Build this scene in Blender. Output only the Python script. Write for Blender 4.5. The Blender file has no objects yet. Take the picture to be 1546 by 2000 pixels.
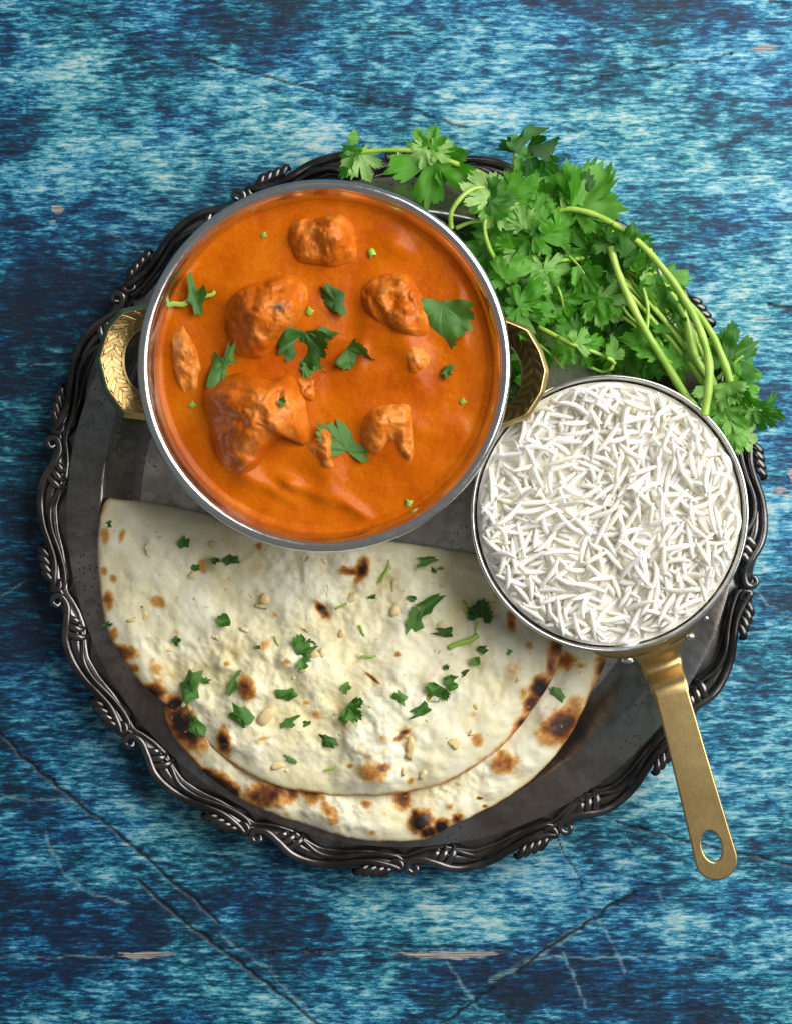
import bpy, bmesh, math, random
import numpy as np
from mathutils import Vector, Matrix

random.seed(7)
rng = np.random.default_rng(11)
SC = bpy.context.scene
COL = SC.collection

# ------------------------------------------------------------------ scale / camera
S = 0.00027            # metres on the table per photograph pixel
D = 1.15               # camera height
def kz(z): return S * (D - z) / D
def W(px, py, z): k = kz(z); return Vector(((px - 773) * k, (1000 - py) * k, z))

cam_d = bpy.data.cameras.new('camera'); cam = bpy.data.objects.new('camera', cam_d); COL.objects.link(cam)
cam.location = (0, 0, D); cam.rotation_euler = (0, 0, 0)
cam_d.sensor_fit = 'VERTICAL'; cam_d.sensor_height = 24; cam_d.lens = 24 * D / (2000 * S)
cam_d.clip_start = 0.05; cam_d.clip_end = 20
SC.camera = cam

# ------------------------------------------------------------------ light
world = bpy.data.worlds.new('World'); SC.world = world; world.use_nodes = True
bg = world.node_tree.nodes['Background']; bg.inputs[0].default_value = (1.0, 0.985, 0.96, 1); bg.inputs[1].default_value = 0.18
def area(name, loc, target, sx, sy, power, colr):
    l = bpy.data.lights.new(name, 'AREA'); l.shape = 'RECTANGLE'; l.size = sx; l.size_y = sy
    l.energy = power; l.color = colr
    o = bpy.data.objects.new(name, l); COL.objects.link(o); o.location = loc
    o.rotation_euler = (Vector(target) - Vector(loc)).to_track_quat('-Z', 'Y').to_euler()
    return o
area('window_light', (0.80, 0.43, 0.84), (0.05, 0.0, 0.03), 1.2, 1.1, 28.5, (1.0, 0.975, 0.93))
SC.view_settings.view_transform = 'Standard'; SC.view_settings.look = 'None'
SC.view_settings.gamma = 1; SC.view_settings.exposure = 0.0; SC.view_settings.use_curve_mapping = False
SC.cycles.use_denoising = True
SC.cycles.max_bounces = 12; SC.cycles.diffuse_bounces = 6; SC.cycles.transmission_bounces = 8

# ------------------------------------------------------------------ small numpy noise
def _hash(ix, iy, seed):
    n = (ix.astype(np.int64) * 374761393 + iy.astype(np.int64) * 668265263 + seed * 974634777) & 0xffffffff
    n = ((n ^ (n >> 13)) * 1274126177) & 0xffffffff
    n = n ^ (n >> 16)
    return (n & 0xffff) / 65535.0
def vnoise(x, y, seed=0):
    ix = np.floor(x); iy = np.floor(y); fx = x - ix; fy = y - iy
    u = fx * fx * fx * (fx * (fx * 6 - 15) + 10); v = fy * fy * fy * (fy * (fy * 6 - 15) + 10)
    a = _hash(ix, iy, seed); b = _hash(ix + 1, iy, seed); c = _hash(ix, iy + 1, seed); d = _hash(ix + 1, iy + 1, seed)
    return (a * (1 - u) + b * u) * (1 - v) + (c * (1 - u) + d * u) * v
def fbm(x, y, scale, octv=3, seed=0, gain=0.5):
    x = np.asarray(x, float) / scale; y = np.asarray(y, float) / scale
    t = 0; a = 1; s = 0
    for o in range(octv):
        t = t + a * (vnoise(x + o * 17.3, y - o * 9.1, seed + o * 31) - 0.5); s += a
        x = x * 2.03; y = y * 2.03; a *= gain
    return t / s * 2      # about -1..1
def sstep(a, b, x):
    t = np.clip((x - a) / (b - a), 0, 1); return t * t * (3 - 2 * t)
def gauss(x, y, cx, cy, rx, ry, ang=0):
    c, s = math.cos(math.radians(ang)), math.sin(math.radians(ang))
    u = (x - cx) * c + (y - cy) * s; v = -(x - cx) * s + (y - cy) * c
    return np.exp(-((u / rx) ** 2 + (v / ry) ** 2))

# ------------------------------------------------------------------ mesh helpers
def mesh_np(name, V, F, smooth=True, attrs=None, up=True):
    V = np.asarray(V, np.float32); me = bpy.data.meshes.new(name)
    if isinstance(F, np.ndarray):
        nf, k = F.shape
        me.vertices.add(len(V)); me.vertices.foreach_set('co', V.ravel())
        me.loops.add(nf * k); me.loops.foreach_set('vertex_index', F.astype(np.int32).ravel())
        me.polygons.add(nf); me.polygons.foreach_set('loop_start', np.arange(0, nf * k, k, dtype=np.int32))
        me.update(calc_edges=True)
    else:
        me.from_pydata([tuple(v) for v in V], [], F); me.update()
    me.validate()
    if up:
        nz = np.empty(len(me.polygons) * 3, np.float32); me.polygons.foreach_get('normal', nz)
        if nz[2::3].sum() < 0: me.flip_normals()
    if smooth: me.polygons.foreach_set('use_smooth', np.ones(len(me.polygons), bool))
    for an, av in (attrs or {}).items():
        av = np.asarray(av, np.float32)
        if av.ndim == 1:
            a = me.attributes.new(an, 'FLOAT', 'POINT'); a.data.foreach_set('value', av)
        else:
            a = me.attributes.new(an, 'FLOAT_VECTOR', 'POINT'); a.data.foreach_set('vector', av.ravel())
    return me
def obj(name, me, mat, parent=None, loc=None):
    o = bpy.data.objects.new(name, me); COL.objects.link(o)
    if mat is not None and len(me.materials) == 0: me.materials.append(mat)
    if parent is not None: o.parent = parent
    if loc is not None: o.location = loc
    return o
def tag(o, label, cat, group=None, kind=None):
    o['label'] = label; o['category'] = cat
    if group: o['group'] = group
    if kind: o['kind'] = kind
    return o
def empty(name, loc):
    o = bpy.data.objects.new(name, None); COL.objects.link(o); o.location = loc; o.empty_display_size = 0.01; return o
def grid_faces(nr, na, closed=True):
    """rings nr x na around; vertex index r*na+a"""
    r = np.arange(nr - 1)[:, None]; a = np.arange(na if closed else na - 1)[None, :]
    a2 = (a + 1) % na
    return np.stack([r * na + a, r * na + a2, (r + 1) * na + a2, (r + 1) * na + a], -1).reshape(-1, 4)
def revolve(prof, na=160, c=(0, 0), close_start=False, close_end=False):
    prof = np.asarray(prof, float); n = len(prof)
    th = np.linspace(0, 2 * np.pi, na, endpoint=False)
    V = np.zeros((n, na, 3)); V[..., 0] = c[0] + prof[:, 0:1] * np.cos(th); V[..., 1] = c[1] + prof[:, 0:1] * np.sin(th); V[..., 2] = prof[:, 1:2]
    return V.reshape(-1, 3), grid_faces(n, na)
def catmull(P, n=8, closed=False):
    P = [np.asarray(p, float) for p in P]; out = []
    m = len(P)
    for i in range(m if closed else m - 1):
        if closed: p0, p1, p2, p3 = P[(i - 1) % m], P[i], P[(i + 1) % m], P[(i + 2) % m]
        else: p0, p1, p2, p3 = P[max(i - 1, 0)], P[i], P[i + 1], P[min(i + 2, m - 1)]
        for k in range(n):
            t = k / n
            out.append(0.5 * ((2 * p1) + (-p0 + p2) * t + (2 * p0 - 5 * p1 + 4 * p2 - p3) * t * t + (-p0 + 3 * p1 - 3 * p2 + p3) * t ** 3))
    if not closed: out.append(P[-1])
    return np.array(out)
def tube(path, rad, ns=8, flat=1.0, cap=True):
    """path Nx3, rad N ; flat scales thickness in z"""
    path = np.asarray(path, float); n = len(path); rad = np.broadcast_to(np.asarray(rad, float), (n,))
    T = np.gradient(path, axis=0); T /= np.linalg.norm(T, axis=1, keepdims=True) + 1e-12
    up = np.array([0, 0, 1.0]); A = np.cross(T, up)
    bad = np.linalg.norm(A, axis=1) < 1e-3; A[bad] = np.array([1, 0, 0])
    A /= np.linalg.norm(A, axis=1, keepdims=True); B = np.cross(A, T)
    ph = np.linspace(0, 2 * np.pi, ns, endpoint=False)
    V = path[:, None, :] + rad[:, None, None] * (np.cos(ph)[None, :, None] * A[:, None, :] + flat * np.sin(ph)[None, :, None] * B[:, None, :])
    F = [tuple(f[::-1]) for f in grid_faces(n, ns)]
    V = V.reshape(-1, 3)
    if cap:
        F.append(tuple(range(ns))); F.append(tuple((n - 1) * ns + i for i in range(ns - 1, -1, -1)))
    return V, F
def join(parts):
    Vs = []; Fs = []; o = 0
    for V, F in parts:
        Vs.append(np.asarray(V)); Fs += [tuple(int(i) + o for i in f) for f in F]; o += len(V)
    return np.concatenate(Vs), Fs

# ------------------------------------------------------------------ node helpers
class M:
    def __init__(s, name):
        s.m = bpy.data.materials.new(name); s.m.use_nodes = True; s.nt = s.m.node_tree; s.b = s.nt.nodes['Principled BSDF']
        s.out = s.nt.nodes['Material Output']
    def n(s, t, **kw):
        nd = s.nt.nodes.new(t)
        for k, v in kw.items():
            if k.startswith('i_'): nd.inputs[int(k[2:]) if k[2:].isdigit() else k[2:]].default_value = v
            else: setattr(nd, k, v)
        return nd
    def l(s, a, b): s.nt.links.new(a, b)
    def set(s, **kw):
        for k, v in kw.items(): s.b.inputs[k.replace('_', ' ')].default_value = v
    def noise(s, scale, detail=4, rough=0.55, vec=None, dist=0.0):
        nd = s.n('ShaderNodeTexNoise'); nd.inputs['Scale'].default_value = scale; nd.inputs['Detail'].default_value = detail
        nd.inputs['Roughness'].default_value = rough; nd.inputs['Distortion'].default_value = dist
        if vec is not None: s.l(vec, nd.inputs['Vector'])
        return nd.outputs['Fac']
    def coord(s, kind='Object', scale=None, rot=None):
        tc = s.n('ShaderNodeTexCoord'); o = tc.outputs[kind]
        if scale is not None or rot is not None:
            mp = s.n('ShaderNodeMapping'); s.l(o, mp.inputs[0])
            if scale: mp.inputs['Scale'].default_value = scale
            if rot: mp.inputs['Rotation'].default_value = rot
            o = mp.outputs[0]
        return o
    def ramp(s, fac, stops, interp='LINEAR'):
        r = s.n('ShaderNodeValToRGB'); s.l(fac, r.inputs[0]); cr = r.color_ramp; cr.interpolation = interp
        while len(cr.elements) < len(stops): cr.elements.new(0.5)
        for e, (p, c) in zip(cr.elements, stops):
            e.position = p; e.color = (c, c, c, 1) if np.isscalar(c) else (*c, 1)
        return r.outputs[0]
    def mix(s, f, a, b, mode='MIX'):
        x = s.n('ShaderNodeMix', data_type='RGBA', blend_type=mode)
        for v, i in ((f, 0), (a, 6), (b, 7)):
            if hasattr(v, 'node') and not isinstance(v, (tuple, float, int)): s.l(v, x.inputs[i])
            else: x.inputs[i].default_value = v if np.isscalar(v) else (*v, 1)
        return x.outputs[2]
    def math(s, op, a, b=0.0, clamp=False):
        x = s.n('ShaderNodeMath', operation=op, use_clamp=clamp)
        for v, i in ((a, 0), (b, 1)):
            if np.isscalar(v): x.inputs[i].default_value = v
            else: s.l(v, x.inputs[i])
        return x.outputs[0]
    def attr(s, name): return s.n('ShaderNodeAttribute', attribute_name=name).outputs['Fac']
    def bump(s, h, strength=0.3, dist=0.001, prev=None):
        b = s.n('ShaderNodeBump'); b.inputs['Strength'].default_value = strength; b.inputs['Distance'].default_value = dist
        s.l(h, b.inputs['Height'])
        if prev is not None: s.l(prev, b.inputs['Normal'])
        return b.outputs[0]
    def color(s, c): s.l(c, s.b.inputs['Base Color'])
    def rough(s, c): s.l(c, s.b.inputs['Roughness'])
    def normal(s, c): s.l(c, s.b.inputs['Normal'])

# ------------------------------------------------------------------ materials
def mat_table():
    m = M('weathered_blue_paint')
    fine = m.noise(1.0, 7, 0.80, m.coord(scale=(70, 620, 1)), 0.15)
    fleck = m.noise(1.0, 5, 0.78, m.coord(scale=(120, 430, 1)), 0.3)
    mid = m.noise(1.0, 5, 0.66, m.coord(scale=(60, 150, 1)), 0.35)
    patch = m.noise(1.0, 4, 0.6, m.coord(scale=(17, 27, 1)), 0.6)
    wear_and_shade = m.attr('wear_and_shade')
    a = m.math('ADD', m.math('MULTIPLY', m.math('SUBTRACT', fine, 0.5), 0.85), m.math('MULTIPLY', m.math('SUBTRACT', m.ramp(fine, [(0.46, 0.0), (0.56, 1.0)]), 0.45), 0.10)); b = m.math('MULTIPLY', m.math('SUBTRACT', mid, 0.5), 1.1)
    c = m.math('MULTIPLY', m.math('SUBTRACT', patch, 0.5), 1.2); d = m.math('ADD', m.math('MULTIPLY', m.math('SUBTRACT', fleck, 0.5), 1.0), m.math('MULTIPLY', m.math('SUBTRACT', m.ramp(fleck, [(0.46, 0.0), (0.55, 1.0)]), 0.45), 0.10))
    t = m.math('ADD', m.math('ADD', m.math('ADD', a, b), m.math('ADD', c, d)), m.math('ADD', m.math('MULTIPLY', wear_and_shade, 1.25), 0.45))
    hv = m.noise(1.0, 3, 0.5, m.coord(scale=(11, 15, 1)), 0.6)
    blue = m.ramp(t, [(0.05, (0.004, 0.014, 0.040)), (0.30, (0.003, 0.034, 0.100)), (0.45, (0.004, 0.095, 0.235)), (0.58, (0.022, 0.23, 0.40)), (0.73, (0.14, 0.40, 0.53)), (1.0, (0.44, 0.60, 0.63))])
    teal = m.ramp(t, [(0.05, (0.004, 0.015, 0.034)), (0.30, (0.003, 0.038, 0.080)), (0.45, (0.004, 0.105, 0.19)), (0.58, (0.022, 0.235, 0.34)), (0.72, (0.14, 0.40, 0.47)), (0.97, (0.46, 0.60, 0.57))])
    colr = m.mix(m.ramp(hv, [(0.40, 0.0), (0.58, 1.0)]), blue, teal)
    bare = m.attr('bare'); grain = m.noise(1.0, 4, 0.7, m.coord(scale=(45, 1300, 1)))
    wood = m.ramp(grain, [(0.35, (0.10, 0.09, 0.085)), (0.52, (0.30, 0.275, 0.255)), (0.68, (0.60, 0.58, 0.55))])
    bmask = m.math('ADD', m.math('ADD', bare, m.math('MULTIPLY', m.math('SUBTRACT', fine, 0.5), 1.5)), m.math('MULTIPLY', m.math('SUBTRACT', mid, 0.5), 1.6))
    colr = m.mix(m.math('MULTIPLY', m.ramp(bmask, [(0.5, 0.0), (0.62, 0.95)]), m.ramp(bare, [(0.05, 0.0), (0.2, 1.0)])), colr, wood)
    sc = m.attr('scratch'); smask = m.math('MULTIPLY', sc, m.ramp(m.math('ADD', m.math('MULTIPLY', fine, 0.6), m.math('MULTIPLY', mid, 0.4)), [(0.42, 0.0), (0.58, 0.9)]))
    colr = m.mix(smask, colr, (0.24, 0.44, 0.49))
    cr = m.attr('crack'); cmask = m.math('MULTIPLY', cr, m.ramp(m.math('ADD', m.math('MULTIPLY', mid, 0.6), m.math('MULTIPLY', fleck, 0.4)), [(0.34, 0.15), (0.48, 1.0)]))
    colr = m.mix(cmask, colr, (0.008, 0.012, 0.018))
    m.color(colr); m.set(Specular_IOR_Level=0.3)
    m.rough(m.ramp(t, [(0.3, 0.45), (0.8, 0.65)]))
    h = m.math('SUBTRACT', t, m.math('MULTIPLY', cr, 2.0))
    m.normal(m.bump(h, 0.35, 0.0005))
    return m.m
def mat_steel(name='polished_steel', rough=0.16, base=(0.70, 0.70, 0.71)):
    m = M(name); m.set(Metallic=1.0, Roughness=rough); m.b.inputs['Base Color'].default_value = (*base, 1)
    br = m.noise(1.0, 3, 0.6, m.coord(scale=(220, 220, 900)))
    m.rough(m.ramp(br, [(0.3, rough * 0.75), (0.7, rough * 1.5)]))
    m.normal(m.bump(m.noise(60, 2, 0.5, m.coord()), 0.08, 0.002))
    return m.m
def mat_silver(name, dark, light, green, rlo, rhi, pits=True, metal=0.92):
    m = M(name); m.set(Metallic=metal)
    n1 = m.noise(28, 5, 0.62, m.coord(), 0.4); n2 = m.noise(160, 5, 0.7, m.coord()); n3 = m.noise(11, 3, 0.5, m.coord())
    c = m.ramp(n1, [(0.34, dark), (0.52, tuple(0.5 * (a + b) for a, b in zip(dark, light))), (0.68, light)])
    c = m.mix(m.ramp(n3, [(0.44, 0.0), (0.62, 0.75)]), c, green)
    c = m.mix(m.ramp(n2, [(0.38, 0.35), (0.55, 0.0)]), c, tuple(x * 0.35 for x in dark), 'MIX')
    if pits:
        v = m.n('ShaderNodeTexVoronoi', feature='F1'); v.inputs['Scale'].default_value = 420; m.l(m.coord(), v.inputs['Vector'])
        pm = m.math('MULTIPLY', m.ramp(v.outputs['Distance'], [(0.16, 1.0), (0.26, 0.0)]), m.ramp(n1, [(0.48, 0.0), (0.6, 0.85)]))
        c = m.mix(pm, c, (0.012, 0.012, 0.014))
    m.color(c); m.rough(m.ramp(n2, [(0.3, rhi), (0.65, rlo)]))
    m.normal(m.bump(n2, 0.12, 0.0006))
    return m.m
def mat_brass(engraved=False, base=(0.64, 0.475, 0.21), rough=0.32):
    m = M('engraved_brass' if engraved else 'brushed_brass'); m.set(Metallic=1.0, Roughness=rough)
    n = m.noise(90, 4, 0.6, m.coord()); br = m.noise(1.0, 3, 0.6, m.coord(scale=(1500, 250, 300), rot=(0, 0, 0.28)))
    n0 = m.noise(26, 4, 0.6, m.coord(), 0.5); c = m.mix(m.ramp(n0, [(0.40, 0.0), (0.66, 0.55)]), m.ramp(n, [(0.3, tuple(x * 0.8 for x in base)), (0.7, base)]), (0.40, 0.26, 0.10))
    m.rough(m.ramp(br, [(0.3, rough * 0.93), (0.7, rough * 1.1)]))
    if engraved:
        u = m.attr('eng_u'); v = m.attr('eng_v')
        w = m.math('SINE', m.math('ADD', m.math('MULTIPLY', u, 74.0), m.math('MULTIPLY', m.math('ABSOLUTE', v), 5.5)))
        g = m.ramp(w, [(0.0, 0.0), (0.35, 1.0)])
        edge = m.ramp(m.math('ABSOLUTE', v), [(0.80, 1.0), (0.86, 0.2), (0.94, 1.0)])
        rib = m.ramp(m.math('ABSOLUTE', v), [(0.03, 0.2), (0.10, 1.0)])
        h = m.math('MULTIPLY', m.math('MULTIPLY', g, edge), rib)
        h2 = m.math('ADD', h, m.math('MULTIPLY', m.noise(700, 2, 0.5, m.coord()), 0.5))
        m.normal(m.bump(h2, 0.6, 0.0005))
        c = m.mix(m.ramp(h, [(0.0, 0.45), (0.5, 0.0)]), c, (0.16, 0.08, 0.025))
    else:
        m.normal(m.bump(n, 0.05, 0.001))
    m.color(c)
    return m.m
def mat_sauce():
    m = M('tomato_cream_sauce'); tone = m.attr('tone')
    n = m.noise(55, 5, 0.6, m.coord()); f = m.noise(420, 3, 0.6, m.coord())
    t = m.math('ADD', m.math('ADD', m.math('MULTIPLY', n, 0.55), m.math('MULTIPLY', f, 0.2)), tone)
    c = m.ramp(t, [(0.10, (0.22, 0.026, 0.0)), (0.36, (0.42, 0.072, 0.0)), (0.62, (0.55, 0.124, 0.0)), (0.95, (0.68, 0.20, 0.006))])
    sp = m.noise(900, 1, 0.5, m.coord()); c = m.mix(m.ramp(sp, [(0.70, 0.0), (0.76, 0.45)]), c, (0.20, 0.03, 0.002))
    sp2 = m.noise(600, 1, 0.5, m.coord(scale=(1, 1.3, 1))); c = m.mix(m.ramp(sp2, [(0.71, 0.0), (0.76, 0.3)]), c, (0.78, 0.30, 0.03))
    m.color(c); m.set(Subsurface_Weight=0.25, Subsurface_Scale=0.004, Specular_IOR_Level=0.12, Coat_Weight=0.09, Coat_Roughness=0.16)
    m.b.inputs['Subsurface Radius'].default_value = (1.0, 0.35, 0.08)
    m.rough(m.ramp(f, [(0.3, 0.22), (0.7, 0.42)]))
    m.normal(m.bump(f, 0.3, 0.0007, m.bump(m.noise(140, 3, 0.6, m.coord()), 0.22, 0.0012)))
    return m.m
def mat_chicken():
    m = M('sauce_coated_chicken'); tone = m.attr('tone'); ch = m.attr('char')
    n = m.noise(120, 5, 0.65, m.coord(), 0.8); f = m.noise(520, 4, 0.7, m.coord())
    t = m.math('ADD', m.math('ADD', m.math('MULTIPLY', n, 0.7), m.math('MULTIPLY', f, 0.25)), tone)
    c = m.ramp(t, [(0.12, (0.20, 0.034, 0.003)), (0.38, (0.42, 0.078, 0.002)), (0.62, (0.56, 0.132, 0.004)), (0.95, (0.72, 0.28, 0.05))])
    c = m.mix(ch, c, (0.03, 0.008, 0.006)); m.color(c)
    m.set(Subsurface_Weight=0.2, Subsurface_Scale=0.003, Coat_Weight=0.18, Coat_Roughness=0.18, Specular_IOR_Level=0.2)
    m.b.inputs['Subsurface Radius'].default_value = (1.0, 0.35, 0.08)
    m.rough(m.ramp(n, [(0.35, 0.30), (0.7, 0.55)]))
    fb = m.noise(1.0, 5, 0.7, m.coord(scale=(420, 110, 200), rot=(0, 0, 0.6)), 0.6)
    m.normal(m.bump(fb, 0.42, 0.0010, m.bump(n, 0.28, 0.0014)))
    return m.m
def mat_naan():
    m = M('baked_naan'); ch = m.attr('char'); pale = m.attr('pale')
    n = m.noise(75, 5, 0.6, m.coord(), 0.4); f = m.noise(480, 4, 0.65, m.coord())
    base = m.ramp(m.math('ADD', m.math('ADD', m.math('MULTIPLY', n, 0.6), m.math('MULTIPLY', f, 0.25)), pale),
                  [(0.14, (0.68, 0.55, 0.25)), (0.40, (0.79, 0.715, 0.44)), (0.74, (0.86, 0.835, 0.65))])
    t = m.math('ADD', ch, m.math('MULTIPLY', m.math('MULTIPLY', m.math('SUBTRACT', m.noise(210, 4, 0.65, m.coord()), 0.5), 0.7), m.ramp(ch, [(0.02, 0.0), (0.25, 1.0)])))
    burn = m.ramp(t, [(0.0, (0.74, 0.60, 0.34)), (0.28, (0.66, 0.36, 0.10)), (0.5, (0.36, 0.125, 0.025)), (0.72, (0.085, 0.026, 0.010)), (0.95, (0.012, 0.009, 0.009))])
    c = m.mix(m.ramp(t, [(0.06, 0.0), (0.26, 1.0)]), base, burn)
    sk = m.noise(330, 2, 0.5, m.coord()); c = m.mix(m.ramp(sk, [(0.66, 0.0), (0.74, 0.55)]), c, (0.55, 0.30, 0.10)); m.color(c)
    m.set(Roughness=0.55, Subsurface_Weight=0.12, Subsurface_Scale=0.003, Specular_IOR_Level=0.4)
    m.b.inputs['Subsurface Radius'].default_value = (1.0, 0.6, 0.3)
    m.rough(m.ramp(n, [(0.35, 0.42), (0.65, 0.66)]))
    m.normal(m.bump(f, 0.22, 0.0005, m.bump(m.noise(150, 3, 0.55, m.coord()), 0.28, 0.0012)))
    return m.m
def mat_rice():
    m = M('cooked_rice'); oi = m.n('ShaderNodeObjectInfo'); g = m.attr('gr')
    n = m.noise(120, 3, 0.5, m.coord('Generated' if False else 'Object'))
    c = m.ramp(m.math('ADD', m.math('MULTIPLY', n, 0.5), m.math('MULTIPLY', g, 0.5)), [(0.2, (0.96, 0.915, 0.78)), (0.6, (0.99, 0.97, 0.905))])
    m.color(c); m.set(Roughness=0.48, Subsurface_Weight=0.5, Subsurface_Scale=0.003, Specular_IOR_Level=0.28)
    m.b.inputs['Subsurface Radius'].default_value = (1.0, 0.85, 0.6)
    tr = m.n('ShaderNodeBsdfTranslucent'); tr.inputs[0].default_value = (1.0, 0.97, 0.88, 1)
    mx = m.n('ShaderNodeMixShader'); mx.inputs[0].default_value = 0.08
    m.l(m.b.outputs[0], mx.inputs[1]); m.l(tr.outputs[0], mx.inputs[2]); m.l(mx.outputs[0], m.out.inputs['Surface'])
    return m.m
def mat_leaf(name='coriander_leaf', dark=(0.010, 0.080, 0.006), mid=(0.095, 0.36, 0.014), pale=(0.44, 0.68, 0.24), trans=0.40):
    m = M(name); oi = m.n('ShaderNodeObjectInfo'); vein = m.attr('vein'); r = m.attr('rad')
    tn = m.n('ShaderNodeSeparateColor'); m.l(oi.outputs['Color'], tn.inputs[0]); tone = tn.outputs[0]
    n = m.noise(140, 4, 0.6, m.coord())
    t = m.math('ADD', m.math('ADD', tone, m.math('MULTIPLY', m.math('SUBTRACT', n, 0.5), 0.35)), m.math('MULTIPLY', m.math('SUBTRACT', oi.outputs['Random'], 0.5), 0.42))
    c = m.ramp(t, [(0.08, dark), (0.45, mid), (0.95, pale)])
    c = m.mix(m.math('MULTIPLY', vein, 0.5), c, (0.20, 0.42, 0.10))
    geo = m.n('ShaderNodeNewGeometry')
    c = m.mix(m.math('MULTIPLY', geo.outputs['Backfacing'], 0.45), c, (0.24, 0.43, 0.20))
    m.color(c); m.set(Roughness=0.38, Specular_IOR_Level=0.5)
    m.normal(m.bump(m.math('SUBTRACT', m.noise(380, 3, 0.6, m.coord()), m.math('MULTIPLY', vein, 0.8)), 0.3, 0.0008))
    tr = m.n('ShaderNodeBsdfTranslucent'); hs = m.mix(1.0, c, (1.5, 1.7, 0.55), 'MULTIPLY'); m.l(hs, tr.inputs[0])
    mx = m.n('ShaderNodeMixShader'); mx.inputs[0].default_value = trans
    m.l(m.b.outputs[0], mx.inputs[1]); m.l(tr.outputs[0], mx.inputs[2]); m.l(mx.outputs[0], m.out.inputs['Surface'])
    return m.m
def mat_stem():
    m = M('coriander_stem'); n = m.noise(90, 3, 0.5, m.coord()); f = m.noise(1.0, 3, 0.5, m.coord(scale=(300, 300, 300)))
    m.color(m.ramp(n, [(0.3, (0.22, 0.44, 0.04)), (0.7, (0.44, 0.62, 0.12))])); m.set(Roughness=0.35, Subsurface_Weight=0.2, Subsurface_Scale=0.002)
    m.normal(m.bump(f, 0.15, 0.001))
    return m.m
def mat_garlic():
    m = M('toasted_garlic'); n = m.noise(260, 4, 0.6, m.coord()); oi = m.n('ShaderNodeObjectInfo')
    t = m.math('ADD', m.math('MULTIPLY', n, 0.6), m.math('MULTIPLY', oi.outputs['Random'], 0.4))
    m.color(m.ramp(t, [(0.3, (0.84, 0.72, 0.44)), (0.6, (0.80, 0.62, 0.30)), (0.85, (0.62, 0.36, 0.11))])); m.set(Roughness=0.35, Subsurface_Weight=0.3, Subsurface_Scale=0.002)
    return m.m

MT = dict(table=mat_table(), steel=mat_steel(), pan=mat_steel('pan_steel', 0.2, (0.60, 0.60, 0.61)),
          tray=mat_silver('tarnished_silver', (0.13, 0.102, 0.088), (0.36, 0.32, 0.30), (0.22, 0.27, 0.275), 0.14, 0.30, metal=0.9), floor=mat_silver('silver_tray_floor', (0.30, 0.255, 0.22), (0.72, 0.66, 0.59), (0.46, 0.47, 0.44), 0.15, 0.32, metal=0.9),  # floor: paler copy of the tray silver, reflected brightness put into its colour
          orn=mat_silver('worn_silver_rim', (0.06, 0.057, 0.056), (0.25, 0.24, 0.235), (0.14, 0.14, 0.145), 0.16, 0.28, pits=False),
          brass=mat_brass(), engr=mat_brass(True, base=(0.50, 0.36, 0.155), rough=0.36), sauce=mat_sauce(), chicken=mat_chicken(), naan=mat_naan(), rice=mat_rice(),
          leaf=mat_leaf(), wet=mat_leaf('wet_coriander', (0.010, 0.050, 0.006), (0.048, 0.175, 0.014), (0.17, 0.34, 0.08), 0.14), stem=mat_stem(), garlic=mat_garlic())

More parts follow.
